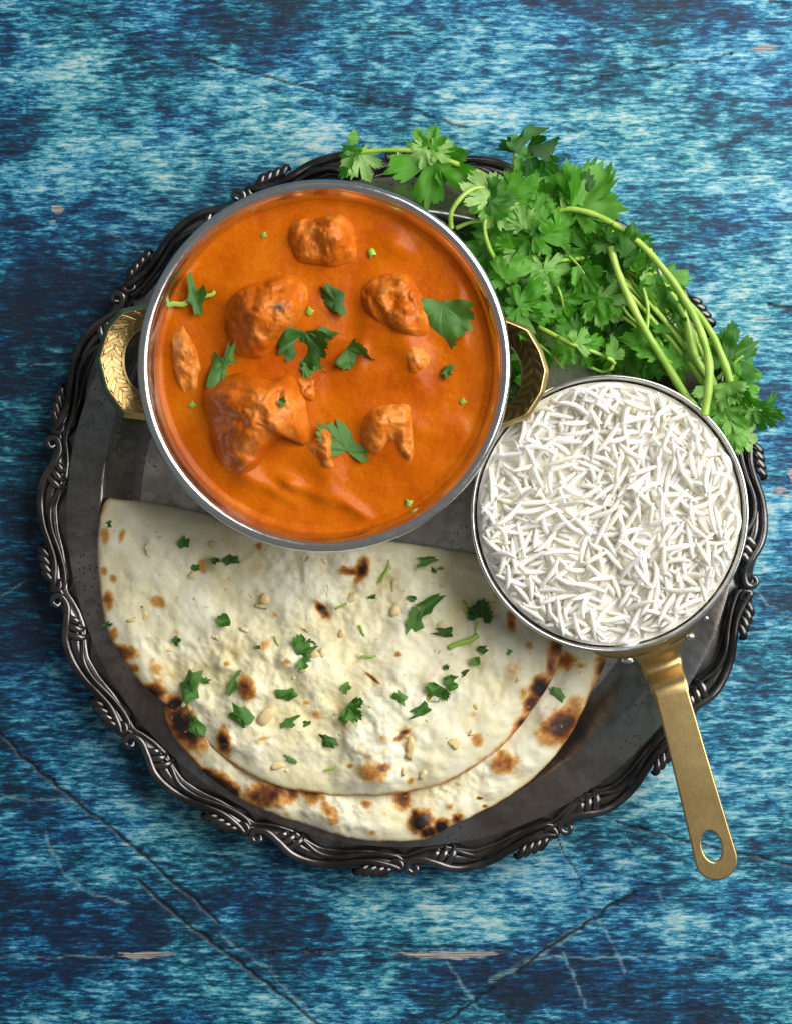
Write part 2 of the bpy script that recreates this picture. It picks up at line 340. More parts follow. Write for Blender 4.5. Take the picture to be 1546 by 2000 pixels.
# ------------------------------------------------------------------ table
def build_table():
    step = 3.2
    xs = np.concatenate([[-2700, -1500, -600, -200], np.arange(-60, 1607, step), [1750, 2200, 3100, 4300]])
    ys = np.concatenate([[-2500, -1300, -500, -200], np.arange(-60, 2061, step), [2200, 2600, 3500, 4700]])
    X, Y = np.meshgrid(xs, ys)
    wear_and_shade = 0.10 * fbm(X, Y, 420, 3, 3) + 0.10 * fbm(X, Y * 1.8, 150, 3, 5)
    # old paint thin (+) or thick and dark (-), plus shade painted along the left
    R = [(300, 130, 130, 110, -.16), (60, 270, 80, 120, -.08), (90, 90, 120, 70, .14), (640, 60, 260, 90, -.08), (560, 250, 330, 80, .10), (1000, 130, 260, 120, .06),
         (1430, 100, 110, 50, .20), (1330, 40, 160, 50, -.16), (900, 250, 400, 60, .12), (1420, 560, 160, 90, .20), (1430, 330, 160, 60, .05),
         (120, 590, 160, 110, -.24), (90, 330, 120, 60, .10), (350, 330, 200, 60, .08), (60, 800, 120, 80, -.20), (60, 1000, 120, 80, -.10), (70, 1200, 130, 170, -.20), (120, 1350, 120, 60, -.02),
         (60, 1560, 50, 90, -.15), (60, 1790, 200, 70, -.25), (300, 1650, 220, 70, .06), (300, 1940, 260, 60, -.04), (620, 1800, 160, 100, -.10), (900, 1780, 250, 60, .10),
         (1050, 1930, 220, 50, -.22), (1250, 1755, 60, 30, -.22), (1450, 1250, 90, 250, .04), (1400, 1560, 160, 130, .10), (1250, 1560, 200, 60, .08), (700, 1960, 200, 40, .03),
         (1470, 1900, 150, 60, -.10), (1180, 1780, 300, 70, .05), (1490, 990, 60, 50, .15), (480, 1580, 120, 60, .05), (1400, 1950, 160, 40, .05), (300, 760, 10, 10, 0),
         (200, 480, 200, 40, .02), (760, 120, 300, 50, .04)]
    R += [(0, 1000, 130, 700, -.04), (60, 700, 110, 160, -.04), (1450, 700, 200, 300, .05), (1100, 1620, 400, 60, .06), (150, 1800, 260, 140, -.06), (500, 1640, 300, 50, .05), (1150, 1700, 350, 60, .08)]  # left side darkened further: window falloff painted in; the rest is uneven paint
    for x, y, rx, ry, a in R: wear_and_shade = wear_and_shade + a * gauss(X, Y, x, y, rx, ry)
    def seglines(lines, width, jit, seed):
        out = np.zeros_like(X); jx = jit * fbm(X, Y, 22, 3, seed); jy = jit * fbm(X, Y, 22, 3, seed + 50)
        for pts, wd in lines:
            P = catmull(pts, 4)
            for (x0, y0), (x1, y1) in zip(P[:-1], P[1:]):
                w = wd * width
                sel = (X > min(x0, x1) - 30) & (X < max(x0, x1) + 30) & (Y > min(y0, y1) - 30) & (Y < max(y0, y1) + 30)
                xx = X[sel] + jx[sel] - x0; yy = Y[sel] + jy[sel] - y0; dx, dy = x1 - x0, y1 - y0
                t = np.clip((xx * dx + yy * dy) / (dx * dx + dy * dy + 1e-9), 0, 1)
                d = np.hypot(xx - t * dx, yy - t * dy)
                out[sel] = np.maximum(out[sel], 1 - sstep(w * 0.4, w * 1.25, d))
        return out
    cracks = [([(-20, 1412), (70, 1500), (200, 1605), (330, 1715), (430, 1800)], 1.1), ([(270, 1720), (340, 1780), (420, 1845), (500, 1905), (560, 1950), (640, 2020)], 1.15),
              ([(380, 110), (520, 150), (640, 182), (773, 208), (910, 250)], .75), ([(1120, 163), (1230, 140), (1370, 118), (1430, 105)], .7),
              ([(1200, 1605), (1350, 1645), (1440, 1665), (1560, 1692)], .75), ([(1005, 1903), (1070, 1850), (1150, 1800), (1190, 1770), (1240, 1745)], 1.1), ([(850, 2010), (930, 1950), (960, 1930)], .8),
              ([(520, 1862), (700, 1853), (960, 1853), (1010, 1862)], .6), ([(1500, 0), (1546, 12)], .8), ([(1080, 1625), (1140, 1740)], .5), ([(-20, 888), (90, 893)], .5), ([(1500, 595), (1560, 600)], 1.2)]
    scr = [([(85, 1620), (110, 1680), (160, 1735), (250, 1765)], .8), ([(1090, 1640), (1140, 1760), (1190, 1830), (1220, 1900)], .8), ([(840, 1815), (880, 1890), (930, 1970)], .8),
           ([(1095, 1860), (1120, 1910), (1140, 1970)], .8), ([(1285, 1745), (1310, 1780), (1325, 1820)], .8), ([(1210, 1610), (1240, 1665)], .7), ([(210, 450), (250, 475), (295, 502)], .6),
           ([(1380, 1330), (1430, 1390)], .7), ([(-20, 1557), (150, 1562), (420, 1560)], .8), ([(-10, 1870), (220, 1868)], .6), ([(1040, 1543), (1560, 1545)], .9), ([(1000, 1870), (1400, 1868)], .7),
           ([(430, 1825), (530, 1900), (600, 1975)], .9), ([(960, 1915), (1060, 1860), (1150, 1800)], 1.6), ([(0, 1165), (55, 1135)], .5), ([(1440, 1110), (1500, 1180), (1546, 1210)], .6),
           ([(1400, 1260), (1470, 1330)], .5), ([(30, 712), (140, 708)], .5)]
    crack = seglines(cracks, 3.4, 5, 91); scratch = 0.8 * seglines(scr, 3.6, 7, 47)
    bare = np.zeros_like(X)
    for x, y, rx, ry, am in [(283, 1866, 66, 8, 1), (880, 1864, 120, 10, 1), (640, 1862, 40, 5, .6), (113, 408, 14, 12, 1), (104, 434, 8, 6, .9), (1495, 95, 55, 12, .55), (1550, 930, 16, 20, .9), (1525, 960, 22, 12, .6), (1490, 620, 24, 7, .5)]:
        bare = np.maximum(bare, 1.05 * am * np.exp(-((((X - x) / rx) ** 2 + ((Y - y + 3 * fbm(X, Y, 30, 2, 77)) / ry) ** 2)) ** 1.0))
    V = np.stack([(X - 773) * S, (1000 - Y) * S, -0.0005 * crack + 0.00012 * fbm(X, Y * 3, 30, 3, 8)], -1).reshape(-1, 3)
    F = grid_faces(len(ys), len(xs), closed=False)[:, ::-1]
    o = obj('table', mesh_np('table', V, F, attrs=dict(wear_and_shade=wear_and_shade.ravel(), crack=crack.ravel(), scratch=scratch.ravel(), bare=bare.ravel())), MT['table'])
    tag(o, 'weathered blue painted wooden table top with cracks and bare patches', 'table', kind='structure')
build_table()

# ------------------------------------------------------------------ tray
TC = W(785, 1000, 0.012); TK = kz(0.015)
ZF, ZB = 0.004, 0.0145           # floor and border heights
def build_tray():
    root = empty('serving_tray', (TC.x, TC.y, 0))
    tag(root, 'large round tarnished silver serving tray with ornate scrolled rim under all the food', 'tray')
    k = TK
    prof = [(0, ZF), (200 * k, ZF), (400 * k, ZF), (515 * k, ZF), (528 * k, ZF + .0004), (540 * k, ZF + .0018), (560 * k, ZF + .0052), (577 * k, ZB - .0022), (586 * k, ZB - .0006), (592 * k, ZB), (600 * k, ZB - .0002)]
    prof[0] = (0.5 * k, ZF)
    V, F = revolve(prof[:4], 224); obj('floor', mesh_np('floor', V, F), MT['floor'], root)
    V, F = revolve(prof[3:], 224); obj('well_wall', mesh_np('well_wall', V, F), MT['tray'], root)
    prof = [(600 * k, ZB - .0002), (620 * k, ZB - .0003), (645 * k, ZB), (655 * k, ZB - .0004)]
    V, F = revolve(prof, 224); obj('border', mesh_np('border', V, F), MT['tray'], root)
    # rolled edge with scalloped outline
    na = 14 * 40; th = np.linspace(0, 2 * np.pi, na, endpoint=False); A0 = math.radians(270.4)
    u = ((th - A0) / (2 * np.pi / 14)) % 1.0
    uo = np.array([0, .04, .10, .22, .36, .50, .62, .72, .80, .88, .95, .985, 1.0]); ro = np.array([688, 700, 697, 702, 708, 703, 693, 692, 706, 711, 707, 700, 688])
    ui = np.array([0, .06, .16, .26, .34, .45, .60, .75, .88, .96, 1.0]); ri = np.array([672, 664, 656, 655, 664, 674, 672, 664, 663, 668, 672])
    RO = np.interp(u, uo, ro); RI = np.interp(u, ui, ri)
    tt = np.array([0, .06, .16, .32, .5, .68, .84, .95, 1.0]); hh = np.array([-.0012, -.0014, .0004, .0022, .0030, .0026, .0010, -.0016, -.0045])
    rows = [(np.full(na, 655.0), np.full(na, ZB - .0004))]
    for a, h in zip(tt, hh): rows.append((RI + (RO - RI) * a, np.full(na, ZB + h)))
    rows.append((RO - 8, np.full(na, ZB - .0085))); rows.append((np.full(na, 600.), np.full(na, ZB - .0065))); rows.append((np.full(na, 520.), np.full(na, .0005))); rows.append((np.full(na, 1.), np.full(na, .0005)))
    V = np.concatenate([np.stack([r * k * np.cos(th), r * k * np.sin(th), z], -1) for r, z in rows])
    obj('rolled_edge', mesh_np('rolled_edge', V, grid_faces(len(rows), na)), MT['orn'], root)
    # one ornament unit in (s, r) coordinates, s along the rim counter-clockwise, 0..312
    def bend(P):       # (s, r, z) -> xyz about tray centre for unit starting at angle 0
        P = np.asarray(P, float); a = P[:, 0] / 695.0
        return np.stack([P[:, 1] * k * np.cos(a), P[:, 1] * k * np.sin(a), P[:, 2]], -1)
    def btube(P, r0, r1, n=7, ns=8, flat=.8, bulge=None):
        C = catmull(P, n); t = np.linspace(0, 1, len(C)); r = r0 + (r1 - r0) * t
        if bulge: r = r + bulge * np.sin(np.pi * t)
        return tube(bend(C), r * k, ns, flat)
    z0 = ZB + .0028
    ribbon = [btube([(18, 687, z0), (24, 696, z0 + .001), (14, 703, z0 + .001), (5, 695, z0 + .001), (9, 683, z0 + .001), (30, 677, z0 + .0012), (58, 686, z0 + .0015), (92, 701, z0 + .001), (130, 705, z0), (175, 700, z0), (215, 689, z0 + .001), (250, 684, z0 + .001), (285, 690, z0 + .001), (303, 697, z0 + .001), (304, 685, z0 + .001), (292, 680, z0 + .0005), (286, 687, z0)], 4.2, 4.2, 7, 10, .65, 3.6)]
    ribbon.append(btube([(58, 668, z0 - .001), (100, 668, z0), (140, 685, z0), (180, 685, z0), (225, 674, z0), (262, 669, z0), (292, 671, z0), (306, 679, z0)], 3.4, 3.8, 7, 10, .65, 2.2))
    inner = []; outer = []
    for i, (s, rr) in enumerate([(64, 660), (80, 656), (97, 657)]):
        inner.append(btube([(s - 22, 683 + i * 5, z0 + .0005), (s - 8, 676 + i * 4, z0 + .0016), (s + 2, 666 + i * 2, z0 + .0012), (s + 3, rr, z0 - .0016)], 3, 2.5, 5, 8, .55, 4.6))
    for i, (s, rr) in enumerate([(216, 702), (232, 706), (248, 708), (263, 708)]):
        outer.append(btube([(s + 26, 691 + i, z0 + .0005), (s + 16, 699, z0 + .0014), (s + 3, 708, z0 + .0008), (s - 2, rr, z0 - .0022)], 3, 2.5, 5, 8, .55, 4.8))
    def mk(nm, parts): V, F = join(parts); return mesh_np(nm, V, F, up=False)
    m_r, m_i, m_o = mk('scroll_ornament', ribbon), mk('inner_leaf_cluster', inner), mk('outer_leaf_cluster', outer)
    for m_ in (m_r, m_i, m_o): m_.materials.append(MT['orn'])
    for q in range(14):
        a = A0 + q * 2 * math.pi / 14
        s_ = obj('scroll_ornament', m_r, None, root); s_.rotation_euler = (0, 0, a)
        obj('leaf_cluster', m_i, None, s_); obj('leaf_cluster', m_o, None, s_)
build_tray()

# ------------------------------------------------------------------ curry bowl
ZR = 0.076; ZS = 0.0665
BC = W(633, 714, ZR); BK = kz(ZR)
def build_bowl():
    root = empty('curry_bowl', (BC.x, BC.y, ZF)); k = BK; z0 = -ZF
    tag(root, 'round steel curry bowl with two engraved brass handles on the tray', 'bowl')
    arc = []
    for t in np.linspace(0, math.pi, 13): arc.append(((354 - 11 * math.cos(t)) * k, ZR - .0026 + .0026 * math.sin(t) + z0))
    V, F = revolve(arc, 200); obj('rim', mesh_np('rim', V, F), MT['steel'], root)
    prof = [(1 * k, .014), (150 * k, .016), (235 * k, .028), (290 * k, .042), (318 * k, .056), (328 * k, ZS), (335 * k, ZR - .0055), (340 * k, ZR - .0035), (343 * k, ZR - .0026)]
    V, F = revolve([(r, z + z0) for r, z in prof], 200); obj('inner_wall', mesh_np('inner_wall', V, F), MT['steel'], root)
    prof = [(365 * k, ZR - .0026), (364 * k, ZR - .006), (358 * k, ZR - .009), (350 * k, .060), (325 * k, .042), (280 * k, .027), (225 * k, .015), (168 * k, .0075), (160 * k, ZF + .0002), (1 * k, ZF + .0002)]
    V, F = revolve([(r, z + z0) for r, z in prof], 200); obj('outer_wall', mesh_np('outer_wall', V, F), MT['steel'], root)
    # handles: faceted half loops, engraved face tilted towards the bowl
    for side in (-1, 1):
        n = 49
        poly = np.array([(340, -106), (402, -99), (438, -50), (455, 16), (435, 80), (403, 116), (340, 128)] if side < 0 else [(340, -126), (401, -101), (431, -54), (441, -8), (428, 32), (402, 77), (340, 102)], float)
        seg = np.concatenate([[0], np.cumsum(np.hypot(*np.diff(poly, axis=0).T))]); tt_ = np.linspace(0, seg[-1], n)
        ox, oy = np.interp(tt_, seg, poly[:, 0]), np.interp(tt_, seg, poly[:, 1])
        ph = np.linspace(-math.pi / 2, math.pi / 2, n); ix = 346 + (50 if side < 0 else 44) * np.cos(ph); iy = (13 if side < 0 else -12) + 64 * np.sin(ph)
        fx = ix + (ox - ix) * .80; fy = iy + (oy - iy) * .80
        z_in, z_face, z_out = (.0630 if side < 0 else .0560), (.0680 if side < 0 else .0715), (.0625 if side < 0 else .0695)
        rows = [(ix, iy, np.full(n, z_in)), (fx, fy, np.full(n, z_face)), (ox, oy, np.full(n, z_out)), (ox, oy, np.full(n, z_out - .008)), (ix, iy, np.full(n, z_in - .007))]
        yo = 0
        def P(row): return np.stack([side * row[0] * k, (row[1] + yo) * k, row[2] + z0], -1)
        # engraved face gets a finer grid
        m = 9; eng = []; U = []; Vv = []
        for j in range(m):
            t = .06 + .88 * j / (m - 1); q = P(rows[0]) * (1 - t) + P(rows[1]) * t; q[:, 2] += .0004; eng.append(q); U.append(np.linspace(0, 1, n)); Vv.append(np.full(n, 2 * j / (m - 1) - 1.0))
        body = np.concatenate([P(r) for r in rows] + [P(rows[0])])
        Fb = [tuple(f) for f in grid_faces(6, n, closed=False)]
        h = obj('handle', mesh_np('handle', body, Fb, smooth=False), MT['brass'], root)
        hl = h.modifiers.new('bevel', 'BEVEL'); hl.width = .0006; hl.segments = 2; hl.limit_method = 'ANGLE'
        fme = mesh_np('engraved_face', np.concatenate(eng), [tuple(f) for f in grid_faces(m, n, closed=False)], attrs=dict(eng_u=np.concatenate(U), eng_v=np.concatenate(Vv)))
        obj('engraved_face', fme, MT['engr'], h)
build_bowl()

# ------------------------------------------------------------------ curry
SK = kz(ZS)
BUMPS = [(770, 478, 30, 22, 20, 2.2), (705, 690, 14, 40, 10, 2.4), (655, 665, 60, 10, -10, 1.2), (565, 945, 20, 14, 20, 2.6), (620, 965, 70, 14, 25, 1.6), (690, 990, 45, 12, 35, 2.0), (480, 925, 22, 30, -35, 3.0), (530, 955, 50, 12, 30, 1.6),
         (485, 520, 40, 70, 30, 2.2), (430, 560, 40, 50, 20, 1.0), (540, 500, 30, 40, 20, 1.2), (800, 690, 26, 60, -10, 3.0), (760, 660, 50, 30, 0, 1.5), (900, 620, 10, 50, -5, 1.6), (340, 660, 30, 60, 0, 1.2), (870, 830, 60, 25, 10, 1.2), (830, 845, 40, 18, 20, 1.2), (360, 560, 40, 30, 0, .8),
         (640, 930, 24, 40, 15, 2.0), (740, 450, 50, 50, 0, .8), (600, 600, 60, 60, 0, .8), (660, 760, 80, 50, 0, .6), (880, 500, 60, 80, 40, .6), (450, 440, 60, 40, 30, .8), (420, 880, 40, 60, 30, -1.2), (690, 600, 25, 70, 10, -1.5), (700, 800, 60, 50, 0, .7), (760, 730, 60, 20, 15, 1.0)]
CHUNKS = dict(
 A=([(566, 448), (585, 430), (625, 426), (662, 420), (688, 445), (694, 480), (686, 508), (655, 518), (620, 516), (588, 510), (572, 490)], 9.0),
 B=([(446, 602), (468, 572), (515, 550), (560, 538), (592, 558), (598, 590), (586, 622), (560, 650), (532, 682), (505, 698), (468, 690), (448, 655)], 13.0),
 C=([(710, 562), (745, 540), (792, 538), (817, 570), (830, 612), (832, 648), (805, 655), (772, 642), (732, 622), (712, 592)], 8.0),
 D=([(336, 642), (350, 628), (364, 650), (386, 692), (394, 735), (386, 768), (370, 778), (350, 752), (338, 700)], 5.0),
 E=([(400, 772), (430, 745), (480, 734), (528, 748), (562, 738), (586, 770), (597, 815), (600, 852), (585, 868), (550, 852), (525, 876), (494, 914), (455, 918), (425, 882), (413, 830)], 15.0),
 F=([(710, 832), (728, 800), (760, 792), (796, 794), (802, 830), (806, 882), (797, 903), (778, 888), (757, 868), (738, 884), (714, 876)], 8.0),
 G=([(598, 882), (618, 850), (640, 812), (654, 820), (648, 860), (652, 900), (657, 930), (640, 918), (618, 897)], 4.5),
 I=([(578, 745), (600, 734), (620, 745), (622, 770), (605, 787), (587, 776)], 3.5),
 M=([(786, 692), (820, 678), (848, 700), (836, 718), (800, 728)], 4.0))
def sauce_h(x, y):
    x = np.asarray(x, float); y = np.asarray(y, float)
    h = np.zeros_like(x)
    for cx, cy, rx, ry, a, hh in BUMPS: h = h + 1.0 * hh * gauss(x, y, cx, cy, rx, ry, a)
    for pts, hh in CHUNKS.values():
        P = np.array(pts); c = P.mean(0); r = np.hypot(*(P - c).T).mean()
        d = np.hypot(x - c[0], y - c[1]); h = h + .16 * hh * np.exp(-(d / (r * 1.25)) ** 4)
    h = h + .8 * fbm(x, y, 80, 2, 21) + .14 * fbm(x, y, 18, 3, 22)
    rr = np.hypot(x - 633, y - 714); h = h + 1.2 * sstep(312, 326, rr)
    return ZS - .0012 + h * .001
def sauce_w(px, py, z=None):
    z = float(sauce_h(px, py)) if z is None else z
    return Vector(((px - 773) * SK, (1000 - py) * SK, z))
def outline_polar(pts, c, na):
    P = catmull(pts, 10, True); d = P - np.array(c); th = np.arctan2(d[:, 1], d[:, 0]); r = np.hypot(d[:, 0], d[:, 1])
    o = np.argsort(th); th = th[o]; r = r[o]
    th = np.concatenate([th - 2 * np.pi, th, th + 2 * np.pi]); r = np.concatenate([r, r, r])
    a = np.linspace(-np.pi, np.pi, na, endpoint=False)
    return a, np.interp(a, th, r)
def build_curry():
    nr, na = 150, 380
    rho = np.sqrt(np.linspace(0.00001, 1, nr)) * 331; th = np.linspace(0, 2 * np.pi, na, endpoint=False)
    cx, cy = (BC.x / SK + 773), (1000 - BC.y / SK)      # bowl centre in photograph units at sauce height
    X = cx + rho[:, None] * np.cos(th); Y = cy + rho[:, None] * np.sin(th)
    Z = sauce_h(X, Y)
    tone = .20 * fbm(X, Y, 130, 3, 31) + .12 * fbm(X, Y, 34, 3, 33) + .17 + .05 * gauss(X, Y, 480, 480, 160, 120) + .05 * gauss(X, Y, 430, 1000, 160, 100)
    V = np.stack([(X - 773) * SK, (1000 - Y) * SK, Z], -1).reshape(-1, 3)
    o = obj('curry_sauce', mesh_np('curry_sauce', V, grid_faces(nr, na)[:, ::-1], attrs=dict(tone=tone.ravel())), MT['sauce'])
    tag(o, 'smooth orange curry sauce filling the steel bowl', 'curry')
    lab = dict(A='browned square chicken chunk at the top of the curry, below the far rim', B='chicken chunk with a dark charred spot, left of the folded coriander leaf',
               C='sauce-covered chicken chunk just left of the large flat coriander leaf', D='slim sauce-covered chicken strip along the left side of the bowl',
               E='largest chicken chunk in the curry, pale and fibrous, lower left', F='lumpy bent chicken chunk right of the bright lobed coriander leaf',
               G='thin reddish chicken shred just left of the bright lobed coriander leaf', I='small glossy chicken lump directly below the folded coriander leaf', M='small pinkish chicken bit below the large flat coriander leaf')
    for ci, (key, (pts, hh)) in enumerate(CHUNKS.items()):
        P = np.array(pts, float); c = P.mean(0)
        if key == 'F': c = np.array([755, 835])
        if key == 'E': c = np.array([495, 822])
        na = 110; a, R = outline_polar(pts, c, na); R = R * 1.07
        nr = 44; rho = np.linspace(0.004, 1.0, nr)
        X = c[0] + rho[:, None] * R * np.cos(a); Y = c[1] + rho[:, None] * R * np.sin(a); rr = np.broadcast_to(rho[:, None], X.shape)
        sz = R.mean(); prof = (1 - rr ** 2.6) ** .85; wn = sstep(1.0, .82, rr)
        fr = np.random.default_rng(40 + ci); hs = 0
        for q in range(5):                                    # soft facets of a cut chunk
            ga = 2 * math.pi * q / 5 + fr.uniform(-.5, .5); gm = fr.uniform(.25, .75)
            hs = hs + np.exp(-5.0 * (1.10 + fr.uniform(-.08, .12) + gm * ((X - c[0]) * math.cos(ga) + (Y - c[1]) * math.sin(ga)) / sz))
        fac = np.clip(-np.log(hs) / 5.0 + .22, .15, 1.3)
        nz = .16 * fbm(X, Y, sz * .6, 2, 100 + ci * 9)
        H = hh * prof * (fac + nz) + wn * (2.5 * fbm(X, Y, 34, 2, 400 + ci) + .8 * fbm(X, Y, 13, 2, 430 + ci))
        if key == 'F': H = H - 6.0 * gauss(X, Y, 768, 868, 15, 34, 10) + 1.5 * gauss(X, Y, 740, 830, 14, 30, 30)
        if key == 'A': H = H - 3.5 * gauss(X, Y, 628, 488, 18, 14, 0) + 1.2 * gauss(X, Y, 650, 470, 16, 30, 20)
        if key == 'C': H = H - 3.0 * gauss(X, Y, 770, 590, 14, 16, 0) + 2.0 * gauss(X, Y, 812, 600, 8, 40, -20)
        if key == 'E': H = H - 3.5 * gauss(X, Y, 460, 830, 34, 26, 20) + 2.0 * gauss(X, Y, 515, 770, 30, 40, -30) + 2.5 * gauss(X, Y, 575, 820, 14, 34, -20) - 3.0 * gauss(X, Y, 545, 790, 12, 20)
        if key == 'B': H = H + 1.5 * gauss(X, Y, 570, 580, 20, 30, 30) - 2.0 * gauss(X, Y, 530, 640, 12, 26, 60)
        Zb = sauce_h(X, Y)
        Z = Zb - .0008 + H * .001 * 1.3
        side = (1 - rr) * 0
        X2 = X - 2.5 * fbm(X, Y, 26, 2, 500 + ci) * rr; Y2 = Y + 2.5 * fbm(X, Y, 26, 2, 520 + ci) * rr
        V = np.stack([(X2 - 773) * SK, (1000 - Y2) * SK, Z], -1)
        low = V[-1].copy(); low[:, 2] -= .006
        V = np.concatenate([V.reshape(-1, 3), low])
        tone = .13 + .24 * fbm(X, Y, sz * .45, 3, 600 + ci) + .10 * sstep(.2, 1, prof * (fac + nz))
        if key == 'E': tone = tone - .16 * gauss(X, Y, 445, 830, 50, 80) + .08 * gauss(X, Y, 560, 800, 50, 60)
        if key == 'B': tone = tone - .14 * gauss(X, Y, 500, 630, 50, 50)
        if key in 'DGMF': tone = tone + .12
        char = np.zeros_like(X)
        if key == 'B': char = .95 * gauss(X, Y, 548, 606, 12, 9, 0) + .35 * gauss(X, Y, 515, 650, 16, 8, 30)
        if key == 'E': char = .35 * gauss(X, Y, 478, 808, 8, 6)
        tone = np.concatenate([tone.ravel(), tone[-1]]); char = np.concatenate([char.ravel(), char[-1]])
        o = obj('chicken_chunk', mesh_np('chicken_chunk', V, grid_faces(nr + 1, na)[:, ::-1], attrs=dict(tone=tone, char=char)), MT['chicken'])
        tag(o, lab[key], 'chicken piece', 'chicken chunks in the curry')
build_curry()
def surf_curry(px, py):
    z = float(sauce_h(px, py))
    for pts, hh in CHUNKS.values():
        P = np.array(pts, float); c = P.mean(0); d = math.hypot(px - c[0], py - c[1]); r = np.hypot(*(P - c).T).mean()
        if d < r: z = max(z, float(sauce_h(px, py)) + .001 * (hh * (1 - (d / r) ** 3.2) ** .62 - 1.0))
    return z

# ------------------------------------------------------------------ naan
class Naan:
    def __init__(s, pts, c, zfun, thick, seed, spots, bubs, edge):
        s.pts, s.c, s.zfun, s.T, s.seed, s.spots, s.bubs, s.edge = pts, c, zfun, thick, seed, spots, bubs, edge
        s.a, s.R = outline_polar(pts, c, 520)
        s.R = s.R + 2.2 * fbm(np.cos(s.a) * 60, np.sin(s.a) * 60, 6, 3, seed + 77)
    def rho(s, x, y):
        d = np.hypot(x - s.c[0], y - s.c[1]); th = np.arctan2(y - s.c[1], x - s.c[0])
        return d / np.interp(th, np.append(s.a, np.pi), np.append(s.R, s.R[0]))
    def relief(s, x, y):
        sd = s.seed
        am = .5 + .5 * sstep(-.35, .5, fbm(x, y, 130, 2, sd + 8)); h = 1.5 * fbm(x, y, 90, 2, sd) + 1.9 * am * fbm(x, y, 44, 2, sd + 3) + .8 * am * fbm(x, y, 20, 2, sd + 5) + .30 * am * fbm(x, y, 9, 2, sd + 6)
        for bx, by, br, bh in s.bubs:
            d2 = ((x - bx) ** 2 + (y - by) ** 2) / br ** 2 * (1 + .35 * fbm(x, y, 30, 2, sd + 11)); h = h + 1.25 * bh * np.exp(-d2 ** 1.7)
        return h * .00125
    def top(s, x, y):
        x = np.asarray(x, float); y = np.asarray(y, float); r = np.clip(s.rho(x, y), 0, 1)
        e = 1 - sstep(.86, 1.0, r) * .35
        return s.zfun(x, y) + s.T * e * (1 - r ** 60) ** .5 + s.relief(x, y) * (1 - r ** 14)
    def build(s, label):
        nr, na = 170, 520; k = kz(.02)
        rho = np.linspace(.002, 1, nr) ** .85
        rho[-6:] = [.965, .978, .987, .993, .9975, 1.0]; rho[:-6] = (np.linspace(.002, 1, nr - 6) ** .85) * .955
        X = s.c[0] + rho[:, None] * s.R * np.cos(s.a); Y = s.c[1] + rho[:, None] * s.R * np.sin(s.a); rr = np.broadcast_to(rho[:, None], X.shape)
        e = 1 - sstep(.86, 1.0, rr) * .35
        Z = s.zfun(X, Y) + s.T * e * (1 - rr ** 60) ** .5 + s.relief(X, Y) * (1 - rr ** 14)
        ch = np.zeros_like(X); dd = 2.2 * fbm(X, Y, 12, 2, s.seed + 40)
        for x, y, rx, ry, lv, *an in s.spots:
            an = an[0] if an else 0
            if lv < .6: rx, ry, lv = rx * .74, ry * .74, lv * .86
            c_, s_ = math.cos(math.radians(an)), math.sin(math.radians(an))
            u = ((X + dd - x) * c_ + (Y + dd - y) * s_) / (rx * 1.15); v = (-(X + dd - x) * s_ + (Y + dd - y) * c_) / (ry * 1.15)
            q = (u * u + v * v) * (1 + .35 * fbm(X, Y, 9, 2, s.seed + 60)); ch = np.maximum(ch, lv * np.exp(-q ** 1.3))
        nb = .5 + .5 * fbm(X, Y, 70, 3, s.seed + 20)
        ch = np.maximum(ch, s.edge(X, Y) * sstep(.965, 1.0, rr + .012 * fbm(X, Y, 20, 2, s.seed + 21)) * (.25 + .75 * nb))
        sm = sstep(.62, .80, .5 + .5 * fbm(X, Y, 26, 2, s.seed + 25)); ch = np.maximum(ch, .07 * sm); ch = np.maximum(ch, .17 * sstep(.0032, .0058, s.relief(X, Y)) * sstep(.45, .75, .5 + .5 * fbm(X, Y, 15, 2, s.seed + 28)))
        pale = .10 + .24 * fbm(X, Y, 55, 3, s.seed + 30) + 45 * s.relief(X, Y)
        V = np.stack([(X - 773) * k, (1000 - Y) * k, Z], -1)
        lo = V[-1].copy(); lo[:, 2] -= .0022
        lo2 = V[-10].copy(); lo2[:, 2] = s.zfun(X[-10], Y[-10]) - .0026
        V = np.concatenate([V.reshape(-1, 3), lo, lo2]); f = lambda A: np.concatenate([A.ravel(), A[-1], A[-10]])
        o = obj('naan_bread', mesh_np('naan_bread', V, grid_faces(nr + 2, na)[:, ::-1], attrs=dict(char=f(ch), pale=f(pale))), MT['naan'])
        tag(o, label, 'naan', 'naan breads on the tray'); return o
def tray_r(x, y): return np.hypot(x - 785, y - 1000)
LOW = [(322, 1380), (330, 1425), (372, 1482), (425, 1532), (505, 1580), (600, 1614), (690, 1640), (770, 1645), (832, 1640), (880, 1615), (935, 1590), (1010, 1546), (1070, 1492), (1122, 1422), (1160, 1345), (1186, 1285), (1180, 1230), (1100, 1180), (900, 1180), (700, 1200), (500, 1250), (380, 1310)]
UP = [(204, 980), (245, 977), (330, 988), (425, 1010), (520, 1032), (640, 1046), (780, 1060), (880, 1074), (960, 1095), (1040, 1150), (1090, 1220), (1097, 1262), (1086, 1302), (1060, 1352), (1012, 1420), (962, 1470), (885, 1520), (820, 1540), (760, 1551), (650, 1551), (540, 1534), (450, 1488), (392, 1440), (340, 1392), (282, 1342), (236, 1282), (206, 1222), (192, 1130), (190, 1050)]
lowz = lambda x, y: ZB + .0016 + .0 * x - .004 * sstep(560, 380, tray_r(x, y))
upz = lambda x, y: ZB + .0022 + .0062 * sstep(330, 520, x) * sstep(1150, 1330, y) + .002 * sstep(980, 1200, x)
